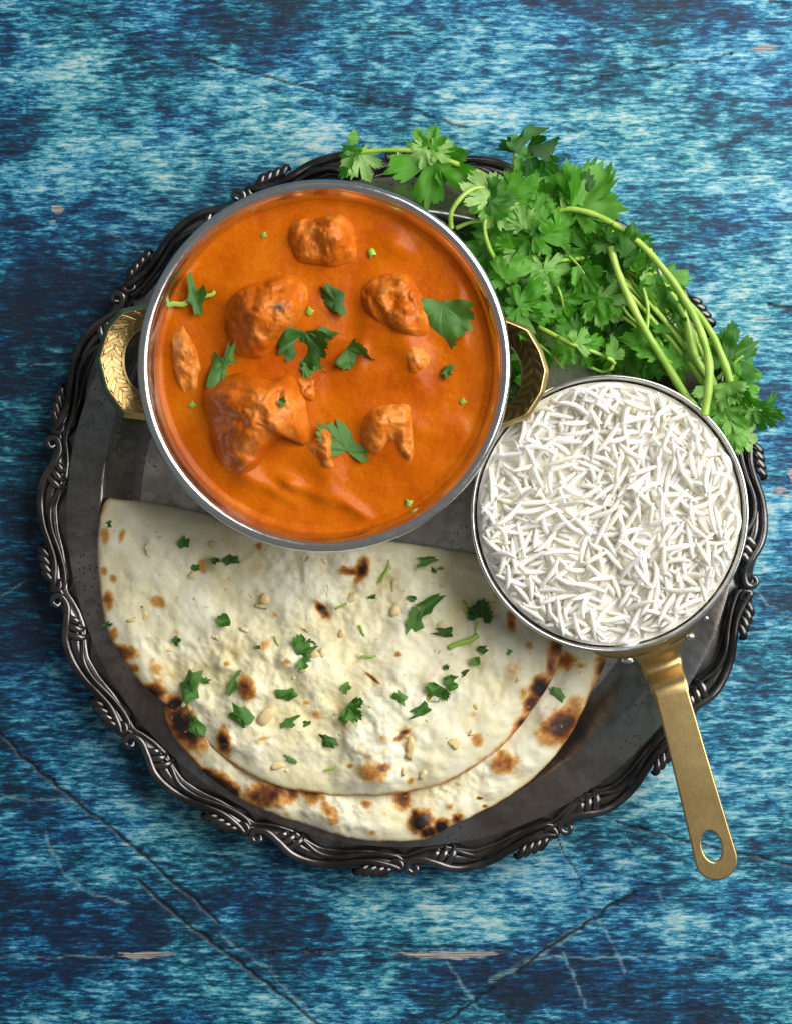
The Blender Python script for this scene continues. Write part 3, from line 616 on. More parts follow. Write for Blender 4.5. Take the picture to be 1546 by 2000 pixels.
LOWS = [(362, 1418, 26, 44, 1.0, -35), (335, 1398, 10, 24, .7, -30), (402, 1510, 14, 10, 1.0), (432, 1532, 34, 17, .9, 38), (455, 1548, 14, 12, .95), (522, 1552, 40, 22, .74, -5), (572, 1546, 10, 20, .62), (612, 1538, 20, 24, .72), (640, 1578, 30, 14, .52, 35), (652, 1602, 14, 12, .45), (715, 1570, 12, 10, .5), (785, 1560, 15, 18, .7), (820, 1602, 19, 18, 1.1), (836, 1626, 15, 12, 1.05), (862, 1616, 13, 17, 1.1), (892, 1598, 10, 11, .68), (876, 1573, 9, 8, .48), (982, 1490, 24, 18, .62), (940, 1460, 10, 26, .4, 30), (1098, 1415, 40, 26, .86, -30), (1120, 1378, 26, 22, .48, -30), (1102, 1290, 20, 14, .64), (1180, 1305, 14, 26, .85), (1166, 1345, 10, 22, .6), (935, 1558, 5, 3, .8), (945, 1574, 4, 3, .7), (560, 1590, 14, 8, .3), (727, 1625, 10, 8, .4), (1130, 1300, 18, 8, .4)]
UPS = [(207, 1045, 12, 26, .42), (240, 1045, 8, 20, .42, 15), (203, 1115, 9, 14, .48), (222, 1130, 9, 12, .48), (213, 1172, 9, 18, .62), (312, 1176, 24, 14, .46, 20), (222, 1238, 12, 20, .45), (242, 1275, 22, 13, .72), (256, 1306, 22, 13, .55), (300, 1350, 22, 14, .85, 10), (342, 1376, 17, 16, .98), (308, 1306, 18, 15, .42), (312, 1330, 10, 8, .45), (440, 1445, 13, 23, .9), (485, 1340, 15, 20, .72, -20), (395, 1106, 11, 18, .45, -20), (507, 1068, 11, 11, .5), (708, 1112, 10, 22, .85, 20), (685, 1116, 22, 7, .6, 10), (628, 1190, 7, 16, .95, -35), (520, 1256, 11, 18, .42, 15), (562, 1290, 10, 9, .55), (535, 1200, 10, 10, .3), (445, 1295, 7, 7, .45), (620, 1393, 12, 11, .46), (728, 1502, 34, 24, .56), (745, 1494, 14, 8, .75), (930, 1441, 14, 15, .5), (802, 1522, 9, 9, .55), (684, 1492, 9, 6, .55), (1052, 1342, 16, 20, 1.1), (1018, 1412, 12, 14, .88), (1074, 1300, 9, 24, .68), (1036, 1372, 14, 20, .8, 30), (996, 1212, 11, 24, .55), (1030, 1260, 10, 10, .42), (1084, 1264, 16, 22, .66), (776, 1276, 9, 7, .48), (785, 1432, 18, 5, .7, -35), (728, 1322, 14, 3, .8, 40), (920, 1390, 14, 8, .28), (940, 1480, 16, 8, .35), (1020, 1355, 10, 20, .45), (1000, 1300, 20, 40, .26, 20), (300, 1290, 8, 8, .35), (515, 1440, 20, 6, .3, -20), (505, 1160, 16, 12, .25), (600, 1370, 9, 7, .35), (345, 1235, 8, 14, .3), (970, 1160, 12, 18, .3)]
UPB = [(726, 1482, 60, 3.4), (728, 1505, 26, 1.4), (620, 1310, 46, 2.0), (768, 1292, 46, 2.2), (760, 1385, 52, 2.6), (590, 1160, 60, 2.0), (520, 1262, 24, 1.6), (440, 1295, 14, 1.6), (560, 1288, 18, 1.8), (690, 1090, 40, 2.2), (340, 1030, 60, 1.8), (380, 1210, 60, 1.8), (820, 1200, 60, 1.5), (900, 1400, 90, 1.6), (480, 1440, 40, 1.4), (300, 1110, 50, 1.6), (485, 1342, 22, 2.2), (440, 1445, 20, 2.0), (630, 1195, 18, -3.2), (700, 1118, 14, -2.4), (400, 1100, 16, -1.8), (785, 1435, 18, -1.5), (850, 1480, 60, 1.2), (980, 1250, 60, 1.2), (565, 1440, 40, 1.2)]
LOWB = [(640, 1590, 46, 2.6), (820, 1605, 20, 2.0), (862, 1616, 16, 2.0), (890, 1590, 24, 1.8), (1095, 1410, 46, 2.6), (980, 1490, 30, 1.6), (520, 1550, 40, 1.8), (430, 1530, 30, 1.8), (360, 1425, 36, 2.0), (1040, 1470, 40, 1.6), (730, 1600, 40, 1.2), (1130, 1330, 30, 1.4), (560, 1600, 40, 1.4)]
edge_up = lambda X, Y: .28 + .38 * sstep(1250, 1400, Y) + .25 * sstep(950, 1060, X) - .45 * sstep(1150, 1020, Y) * sstep(240, 300, X)
edge_lo = lambda X, Y: .42 + .3 * sstep(650, 400, X) + .12 * sstep(1000, 1100, X)
NL = Naan(LOW, (755, 1400), lowz, .0052, 700, LOWS, LOWB, edge_lo)
NU = Naan(UP, (620, 1260), upz, .0062, 900, UPS, UPB, edge_up)
NL.build('lower naan with blackened blisters, half hidden beneath the other naan')
NU.build('upper folded naan sprinkled with garlic and chopped coriander')

# ------------------------------------------------------------------ coriander leaf meshes
def leaf_mesh(seed, lobes, narrow=1.0, fold=.25, droop=.25, cup=.1, wav=.05, teeth=.10, curl=0.0):
    r_ = np.random.default_rng(seed)
    na, nr = 101, 9
    th = np.linspace(-math.radians(128), math.radians(128), na)
    rad = np.zeros(na) + .12; vein = np.zeros(na); mid = np.zeros(na)
    for (a, L, w) in lobes:
        a = math.radians(a); w = math.radians(w); d = np.abs(th - a) / w
        sc = .78 + .22 * np.abs(np.sin((2.5 * d + .5) * np.pi)) ** .7
        q = L * sc * np.clip(1 - .30 * np.clip(d, 0, 1) ** 2.4, 0, 1) * (d < 1.0) + L * .56 * np.clip(1 - (d - 1) / .34, 0, 1) * (d >= 1)
        rad = np.maximum(rad, q); vein = np.maximum(vein, np.clip(1 - d / .13, 0, 1))
    ph = r_.uniform(0, 6)
    rad = rad * (1 + .25 * teeth * np.sin(th * 23 + ph) + .02 * r_.standard_normal(na))
    for a, L, w in lobes:                                   # centre side-notches in each lobe
        for sgn in (-1, 1):
            d = np.abs(th - math.radians(a + sgn * w * .42)); rad = rad * (1 - .10 * np.exp(-(d / .04) ** 2))
    rr = np.linspace(0, 1, nr) ** .8
    R = rr[:, None] * rad; X = R * np.cos(th) + 0 * R; Y = R * np.sin(th) * narrow
    Xc = X; Z = -droop * (Xc ** 2) * np.sign(1) * .6 - fold * .5 * np.abs(Y) * 0 + cup * Y ** 2
    z2 = np.zeros(na)
    for a, L, w in lobes: z2 = np.maximum(z2, np.clip(1 - np.abs(th - math.radians(a)) / math.radians(w), 0, 1))
    Z = Z - fold * .30 * (z2 - .5) * R * .6 + fold * .75 * np.sqrt(Y * Y + .012) * .5
    Z = Z + wav * fbm(X * 100, Y * 100, 38, 2, seed) * (.3 + R)
    if curl:
        ang = curl * np.clip(X, 0, 2); Xn = np.where(np.abs(curl) > 1e-3, np.sin(ang) / curl, X); Z = Z - (1 - np.cos(ang)) / curl; X = Xn
    V = np.stack([X, Y, Z], -1).reshape(-1, 3)
    vv = (np.broadcast_to(vein, R.shape) * (1 - .7 * rr[:, None])).ravel()
    return mesh_np('leaf', V, grid_faces(nr, na, closed=False), attrs=dict(vein=vv, rad=np.broadcast_to(rr[:, None], R.shape).ravel()))
L3 = [(0, 1.0, 28), (56, .86, 24), (-57, .84, 24), (102, .52, 18), (-104, .55, 18)]
L5 = [(0, 1.0, 19), (39, .92, 17), (-40, .9, 17), (76, .74, 16), (-78, .76, 16), (110, .48, 13), (-113, .5, 13)]
L3W = [(0, 1.0, 30), (58, .86, 27), (-58, .84, 27), (104, .55, 20), (-104, .55, 20)]
LF = [(0, 1.0, 32), (68, .82, 27), (-68, .8, 27)]
LN = [(0, 1.0, 16), (26, .72, 13), (-26, .74, 13), (52, .45, 14), (-52, .45, 14)]
LW = [(0, .97, 27), (60, .95, 24), (-61, .93, 24), (108, .60, 15), (-110, .58, 15)]
LR = [(0, 1.0, 46), (54, .88, 44), (-54, .88, 44)]
LEAVES = []
for i, (lb, kw) in enumerate([(L3, {}), (L5, {}), (LF, {}), (LN, dict(narrow=1.1)), (LW, {}), (L3, dict(fold=.9)), (L5, dict(droop=.6, wav=.12)), (LF, dict(fold=1.1, curl=.8)), (LN, dict(curl=1.1, fold=.6)), (LW, dict(cup=.5, wav=.12)), (L5, dict(fold=.7, curl=-.7)), (L3, dict(narrow=.6, fold=.9, curl=.5)), (LR, dict(narrow=.85, fold=.25, wav=.14)), (LR, dict(narrow=.75, fold=.7, wav=.2)), (L3W, dict(fold=.9, wav=.5, curl=.9, narrow=.85)), (L3W, dict(fold=1.0, wav=.5, curl=-.8)), (L3W, dict(fold=.5, wav=.2)), (LR, dict(narrow=.6, fold=.9, wav=.3, curl=.5))]):
    me = leaf_mesh(50 + i, lb, **{**dict(wav=.22), **kw}); me.materials.append(MT['leaf']); LEAVES.append(me)
WETL = []
for i in (12, 13, 14, 15, 16, 17, 3):
    me = LEAVES[i].copy(); me.materials.clear(); me.materials.append(MT['wet']); WETL.append(me)

def put_leaf(parent, px, py, z, size, dirdeg, pitch=0, roll=0, tone=.4, var=0, name='leaf', base=None):
    p = W(px, py, z) - (base or Vector((0, 0, 0)))
    o = obj(name, LEAVES[var % len(LEAVES)], None, parent)
    size *= 1 + .16 * math.sin(px * 7.3 + py * 3.1)
    o.matrix_local = Matrix.Translation(p) @ Matrix.Rotation(math.radians(dirdeg), 4, 'Z') @ Matrix.Rotation(-math.radians(pitch), 4, 'Y') @ Matrix.Rotation(math.radians(roll), 4, 'X') @ Matrix.Diagonal((size * kz(z),) * 3 + (1,))
    o.color = (float(tone), 0, 0, 1)
    return o
def put_stem(parent, pts, r0, r1, base, name='stem'):
    P = catmull([tuple(W(x, y, z)) for x, y, z in pts], 8) - np.array(base)
    r = .92 * np.linspace(r0, r1, len(P)) * kz(.03) * (1 + .06 * np.sin(np.arange(len(P)) * .9 + len(P)) + .05 * np.cos(np.arange(len(P)) * .37))
    V, F = tube(P, r, 9); return obj(name, mesh_np(name, V, F, up=False), MT['stem'], parent)

# each sprig: label, stems [(pts(px,py,cm), r0, r1)], leaves [(px,py,cm,size,dir,pitch,roll,tone,variant)]
SPR = []
SPR.append(('coriander sprig reaching left along the top rim of the tray',
 [([(1010, 395, 3.2), (950, 345, 4.2), (900, 324, 4.8), (860, 307, 5.0), (832, 296, 5.0), (765, 293, 5.0), (698, 297, 4.8)], 6, 4.5), ([(862, 308, 5), (885, 330, 4.6)], 3, 2.5), ([(836, 296, 5), (842, 285, 5.2), (843, 270, 5.4)], 3, 2)],
 [(700, 292, 4.8, 74, 240, -8, 55, .30, 5), (702, 300, 4.7, 78, 292, -10, -12, .78, 1), (688, 282, 4.9, 36, 78, 25, 10, .6, 3), (836, 283, 5.2, 58, 72, 6, -8, .68, 4), (846, 305, 4.9, 112, 262, -9, 12, .36, 4),
  (833, 292, 5.1, 62, 212, -4, 15, .92, 1), (846, 296, 5.1, 58, 20, 6, -10, .80, 0), (885, 326, 4.6, 50, 290, -16, 0, .42, 0), (866, 312, 4.8, 56, 318, -12, 10, .50, 9)]))
SPR.append(('pale-tipped coriander sprig arching over the bowl rim at its upper right',
 [([(880, 445, 5.4), (880, 415, 6.0), (900, 385, 6.2), (925, 368, 6.0), (952, 366, 5.6)], 5.5, 4.5), ([(955, 405, 5.6), (945, 440, 5.8), (952, 478, 5.4), (968, 512, 4.8), (985, 560, 4.0)], 4, 4.5), ([(890, 445, 4.6), (930, 432, 5.0), (1010, 432, 4.6), (1060, 430, 4.0)], 4.5, 4)],
 [(952, 392, 5.8, 84, 112, 8, 12, .96, 1), (955, 396, 5.9, 72, 12, 0, -18, .42, 4), (962, 402, 5.6, 66, -52, -6, 8, .66, 0), (948, 402, 5.6, 52, 195, -6, 0, .85, 9), (985, 385, 5.6, 92, -12, 2, 14, .45, 6), (1000, 372, 5.2, 66, 30, 6, 0, .55, 1), (970, 430, 5.0, 60, 250, -15, 10, .50, 0)]))
SPR.append(('coriander sprig with a curled leaf rising above the upper rim',
 [([(1012, 372, 4.0), (1004, 345, 4.8), (1003, 312, 5.6), (1010, 290, 6.0)], 4, 3.5)],
 [(1006, 300, 5.6, 70, 10, -30, -40, .42, 9), (1010, 300, 5.8, 90, 70, 5, -62, .34, 7), (1030, 285, 6.0, 72, -8, -12, 42, .28, 7), (1060, 310, 5.2, 48, -40, -30, 30, .30, 5), (1004, 316, 5.5, 40, -30, -20, 0, .6, 3)]))
SPR.append(('coriander sprig with the broad upright leaf standing clear of the tray',
 [([(1148, 480, 3.6), (1134, 452, 4.2), (1126, 415, 4.8), (1130, 380, 5.0)], 4.5, 3.5)],
 [(1124, 412, 5.0, 138, 60, 3, 12, .36, 11), (1120, 414, 5.2, 146, 56, 2, -6, .36, 0), (1124, 400, 5.1, 96, 98, 4, 20, .30, 3), (1128, 405, 4.9, 82, 15, -6, 0, .33, 4)]))
SPR.append(('coriander sprig with a narrow silvery leaf beside the broad upright leaf',
 [([(1102, 520, 3.4), (1104, 470, 4.4), (1100, 430, 4.8)], 3.5, 3)],
 [(1100, 425, 5.0, 86, 74, 5, 35, .98, 3), (1100, 428, 4.9, 62, 140, 2, 10, .62, 1), (1098, 440, 4.6, 62, -85, -12, 10, .80, 3), (1080, 400, 4.8, 60, 150, 2, 0, .50, 1), (1090, 385, 4.6, 70, 118, 2, 20, .24, 0)]))
SPR.append(('thick coriander stem bowing round the bunch, cut end touching the rice pan rim',
 [([(1072, 415, 5.2), (1110, 408, 5.4), (1150, 416, 5.6), (1190, 434, 5.8), (1240, 468, 6.0), (1290, 520, 6.2), (1330, 575, 6.4), (1362, 635, 6.6), (1382, 700, 6.9), (1382, 760, 7.0), (1374, 812, 6.9)], 5.5, 9.5)],
 [(1072, 415, 5.2, 66, 170, -10, 10, .42, 4), (1080, 412, 5.2, 58, 215, -14, -10, .5, 0), (1180, 440, 5.6, 66, 255, -14, 8, .25, 1)]))
SPR.append(('second long coriander stem ending just right of the cut end',
 [([(1240, 505, 5.0), (1300, 555, 5.2), (1350, 600, 5.6), (1388, 650, 6.0), (1412, 705, 6.0), (1425, 745, 5.8)], 5.5, 8.5), ([(1320, 585, 5.0), (1370, 690, 5.2), (1400, 765, 4.6)], 5, 6)],
 [(1236, 505, 5.0, 64, 130, -4, 10, .30, 0), (1232, 512, 5.0, 62, 200, -10, 0, .38, 1), (1420, 750, 5.6, 66, -60, -10, 10, .55, 0), (1330, 590, 5.2, 64, 200, -10, 12, .3, 4)]))
SPR.append(('coriander stem slanting down across the middle of the bunch, its cut end at top',
 [([(1191, 482, 6.0), (1205, 530, 6.1), (1228, 585, 6.1), (1256, 640, 6.0), (1290, 695, 5.6), (1330, 760, 5.0), (1360, 800, 4.4)], 8, 8.5), ([(1252, 552, 5.6), (1264, 600, 5.8), (1262, 645, 5.8)], 4, 4), ([(1262, 645, 5.6), (1230, 620, 5.2), (1215, 600, 5.0)], 4, 3)],
 [(1250, 550, 5.8, 46, 60, 10, 40, .95, 3), (1255, 560, 5.6, 54, -60, 0, 40, .85, 3), (1215, 600, 5.0, 72, 150, -6, 8, .36, 0), (1290, 690, 5.4, 76, 160, -4, 10, .34, 3), (1300, 705, 5.2, 70, 215, -8, 0, .4, 8), (1270, 660, 5.2, 64, 175, -8, 20, .3, 3), (1310, 720, 5.2, 66, 80, -5, 0, .35, 3)]))
SPR.append(('coriander stem curving between the slanting stem and the outer stems',
 [([(1222, 507, 5.2), (1256, 530, 5.3), (1276, 545, 5.3), (1310, 575, 5.4), (1338, 625, 5.6), (1353, 690, 5.6), (1388, 745, 5.2), (1420, 800, 4.4)], 8, 8), ([(1250, 570, 5.0), (1310, 615, 5.2), (1345, 655, 5.5), (1358, 700, 5.6)], 6.5, 7)],
 [(1300, 560, 5.6, 88, 245, -6, 5, .32, 4), (1290, 540, 5.6, 76, 300, -8, -10, .34, 0), (1340, 660, 5.2, 72, 225, -10, 0, .42, 0), (1300, 650, 5.4, 64, 120, -5, 10, .42, 3), (1395, 760, 5.0, 70, 250, -12, 0, .60, 9), (1420, 800, 4.4, 62, 265, -10, 10, .70, 1)]))
SPR.append(('leafy coriander sprig poking out at the far right beside the cut stem ends',
 [([(1400, 740, 4.6), (1428, 712, 5.0), (1450, 695, 5.2)], 4, 3), ([(1402, 752, 4.6), (1440, 745, 4.8), (1460, 735, 4.8)], 4, 2.5)],
 [(1405, 690, 5.0, 66, 78, 2, 8, .26, 0), (1420, 700, 5.2, 78, 28, 4, -8, .34, 4), (1412, 705, 5.0, 52, 120, 0, 0, .22, 0), (1436, 742, 5.0, 68, 12, 2, 6, .40, 1), (1430, 722, 4.9, 46, 60, 0, 10, .35, 2), (1450, 770, 4.4, 52, -20, -10, 0, .8, 1)]))
SPR.append(('drooping curled coriander sprig tip hanging past the right rim of the tray',
 [([(1428, 733, 5.0), (1455, 765, 4.8), (1482, 800, 4.4), (1505, 822, 4.0)], 4.5, 2.5)],
 [(1440, 755, 5.0, 80, -80, -8, 50, .28, 5), (1452, 770, 4.8, 70, 250, -12, -35, .34, 7), (1478, 795, 4.6, 66, 8, -4, 50, .30, 8), (1500, 800, 4.4, 46, -32, -8, 30, .36, 3), (1482, 805, 4.4, 62, -80, -14, 20, .34, 6), (1470, 800, 4.4, 54, 215, -14, 0, .30, 1)]))
SPR.append(('bright yellow-green coriander leaves at the lower right end of the bunch by the pan rim',
 [([(1385, 760, 4.6), (1410, 800, 4.6), (1425, 840, 4.2), (1435, 860, 4.0)], 7, 4)],
 [(1415, 795, 4.7, 66, 280, -8, 12, .72, 1), (1425, 815, 4.5, 62, 310, -8, -8, .82, 4), (1428, 835, 4.4, 62, 250, -10, 8, .66, 0), (1440, 850, 4.2, 54, -10, -6, 5, .72, 1), (1436, 860, 4.1, 44, 285, -10, 0, .62, 3), (1400, 775, 4.6, 60, 240, -8, 8, .70, 1), (1450, 805, 4.4, 52, 0, -8, 12, .85, 1), (1440, 790, 4.6, 54, 35, 0, 0, .80, 9), (1420, 850, 4.2, 48, 215, -10, 0, .6, 1)]))
SPR.append(('coriander sprig with a forked stem between the brass handle and the rice pan',
 [([(1050, 638, 5.2), (1085, 656, 5.5), (1116, 672, 5.6), (1150, 684, 5.6), (1188, 700, 5.4), (1200, 710, 5.2)], 4.5, 4), ([(1130, 672, 5.5), (1142, 700, 5.0), (1150, 716, 4.8)], 4, 2.5), ([(1150, 716, 4.6), (1175, 726, 4.6), (1192, 720, 5.0), (1198, 706, 5.2)], 3, 4)],
 [(1120, 672, 5.7, 60, 38, 5, 20, .72, 7), (1118, 676, 5.5, 56, 200, -6, 10, .45, 1), (1190, 702, 5.4, 66, 72, 8, 35, .44, 11), (1140, 672, 5.5, 58, 8, -5, 20, .34, 8), (1138, 690, 5.2, 46, -62, -10, 20, .44, 3), (1120, 650, 4.8, 70, 120, -4, 8, .40, 0)]))
SPR.append(('coriander leaves crowding over the top of the right brass handle',
 [([(1000, 545, 5.6), (1005, 580, 5.8), (1015, 615, 6.0)], 3.5, 3), ([(975, 505, 5.2), (1000, 545, 5.6)], 3, 3)],
 [(1010, 600, 6.4, 92, -12, 0, 10, .44, 4), (1012, 596, 6.2, 76, 50, 2, -8, .40, 0), (985, 545, 6.0, 66, 40, 4, -6, .46, 2), (985, 550, 5.9, 58, 140, -4, 0, .34, 0), (1008, 606, 6.2, 62, -70, -8, 0, .34, 4), (1012, 610, 6.1, 56, 120, -4, 10, .30, 2), (1000, 575, 6.0, 60, -10, 0, 30, .24, 0)]))
SPR.append(('coriander sprig in the dense centre of the bunch with a pale toothed leaf',
 [([(1130, 505, 5.2), (1075, 512, 5.4), (1030, 525, 5.2)], 4.5, 3.5), ([(1190, 492, 4.8), (1130, 505, 5.2)], 5, 4.5), ([(1110, 500, 5.4), (1130, 520, 5.6), (1140, 535, 5.6)], 3, 2)],
 [(1060, 525, 5.7, 84, -40, -4, 8, .70, 1), (1058, 520, 5.6, 70, 245, -8, 0, .62, 4), (1125, 520, 5.7, 90, -78, -6, -25, .60, 11), (1135, 525, 5.6, 78, -55, -6, 15, .50, 5), (1090, 580, 5.2, 70, -50, -8, 10, .50, 1), (1045, 560, 5.3, 70, -30, -4, 10, .45, 0), (1075, 590, 5.0, 66, -15, -6, 0, .55, 6), (1170, 580, 5.2, 66, 230, -8, 8, .46, 4), (1165, 585, 5.1, 70, -40, -6, 0, .50, 1)]))
SPR.append(('coriander sprig in the upper centre with overlapping mid-green leaves',
 [([(1060, 470, 4.8), (1030, 440, 5.2), (1010, 420, 5.4)], 4, 3), ([(1050, 500, 4.6), (1060, 470, 4.8)], 4, 4)],
 [(1020, 445, 5.5, 66, 100, 2, 10, .55, 1), (1030, 470, 5.3, 78, 190, -4, 8, .48, 4), (1040, 460, 5.5, 74, 30, 4, -8, .46, 6), (1055, 470, 5.4, 72, 60, 4, 12, .32, 3), (1000, 480, 5.2, 66, 215, -8, 0, .52, 0), (1010, 490, 5.1, 72, -70, -8, 0, .56, 1), (1060, 430, 5.2, 60, 120, 2, 10, .44, 0), (1040, 415, 5.3, 62, 60, 2, -10, .60, 1), (1085, 470, 5.3, 78, 70, 2, 16, .32, 0), (960, 470, 4.8, 78, 260, -12, 10, .48, 0), (965, 455, 4.8, 60, 200, -14, 0, .42, 4)]))
SPR.append(('coriander sprig at the upper right of the bunch crossing the thick stem',
 [([(1175, 520, 4.8), (1188, 480, 5.6), (1195, 450, 6.0)], 4, 3)],
 [(1185, 470, 6.2, 62, 55, 5, 15, .26, 11), (1188, 475, 6.0, 62, 150, -4, 10, .34, 0), (1215, 500, 6.1, 72, 70, 0, 30, .28, 3), (1220, 490, 6.0, 66, 20, 2, 10, .26, 0), (1150, 490, 5.4, 70, 130, 0, 0, .34, 4), (1190, 500, 5.5, 66, 200, -8, 0, .38, 1), (1240, 530, 5.8, 60, 45, 2, 30, .30, 5)]))

def in_bunch(x, y):
    # rough footprint of the bunch between bowl, pan and outer stem
    if math.hypot(x - 633, y - 714) < 372 or math.hypot(x - 1190, y - 1003) < 282: return False
    ox = np.interp(y, [390, 440, 480, 540, 600, 680, 760, 820], [1060, 1140, 1220, 1280, 1320, 1360, 1390, 1410])
    return x < ox - 18 and x > 930 and y > 400
def build_bunch():
    roots = []; jr = random.Random(13)
    for label, stems, leaves in SPR:
        x0, y0, z0 = stems[0][0][0]
        b = W(x0, y0, z0 / 100); root = empty('coriander_sprig', b)
        tag(root, label, 'coriander', 'coriander bunch beside the bowl'); roots.append((root, b))
        for pts, r0, r1 in stems: put_stem(root, [(x, y, z / 100) for x, y, z in pts], r0, r1, b)
        for (px, py, z, size, d, pi, ro, tone, var) in leaves:
            put_leaf(root, px, py, z / 100, size * .88, d, pi + jr.uniform(-14, 14), ro + jr.uniform(-16, 16), tone, var, base=b)
    # thinner stems running down with the bundle to the right
    br = random.Random(31)
    for i in range(13):
        t0 = br.uniform(0, 1); x0, y0 = 1130 + 150 * t0 + br.uniform(-15, 15), 470 + 100 * t0 + br.uniform(-25, 25); x2, y2 = br.uniform(1330, 1420), br.uniform(700, 800)
        q = br.uniform(.35, .65); off = br.uniform(-6, 30)
        p = W(x0, y0, .045); root, b = min(roots, key=lambda q_: (q_[1] - p).length)
        if i % 2: x2, y2 = x0 + (x2 - x0) * .7, y0 + (y2 - y0) * .7
        put_stem(root, [(x0, y0, .042), (x0 + (x2 - x0) * q + off * .7, y0 + (y2 - y0) * q - off, br.uniform(.046, .056)), (x2, y2, .044)], br.uniform(3, 5), br.uniform(4, 6.5), b)
    # underlayer leaves belonging to the nearest sprigs
    rr = random.Random(5); n = 0
    while n < 62:
        x, y = rr.uniform(930, 1400), rr.uniform(400, 820)
        if not in_bunch(x, y): continue
        p = W(x, y, .03); root, b = min(roots, key=lambda q: (q[1] - p).length)
        z = rr.uniform(.020, .040) if n > 30 else rr.uniform(.016, .026)
        put_leaf(root, x, y, z, rr.uniform(46, 70), rr.uniform(0, 360), rr.uniform(-26, 18), rr.uniform(-40, 40), rr.uniform(.10, .55), rr.choice([0, 1, 1, 4, 4, 5, 6, 9, 3]), base=b); n += 1
    for i in range(34):
        x, y = rr.uniform(960, 1320), rr.uniform(430, 780)
        if not in_bunch(x, y): continue
        p = W(x, y, .03); root, b = min(roots, key=lambda q: (q[1] - p).length)
        a = rr.gauss(.95, .5); L = rr.uniform(50, 120)
        if not in_bunch(x + L * math.cos(a), y + L * math.sin(a)): continue
        put_stem(root, [(x, y, .040), (x + L * .5 * math.cos(a) + 8, y + L * .5 * math.sin(a), rr.uniform(.044, .058)), (x + L * math.cos(a), y + L * math.sin(a), .042)], 3.6, 2.4, b)
build_bunch()

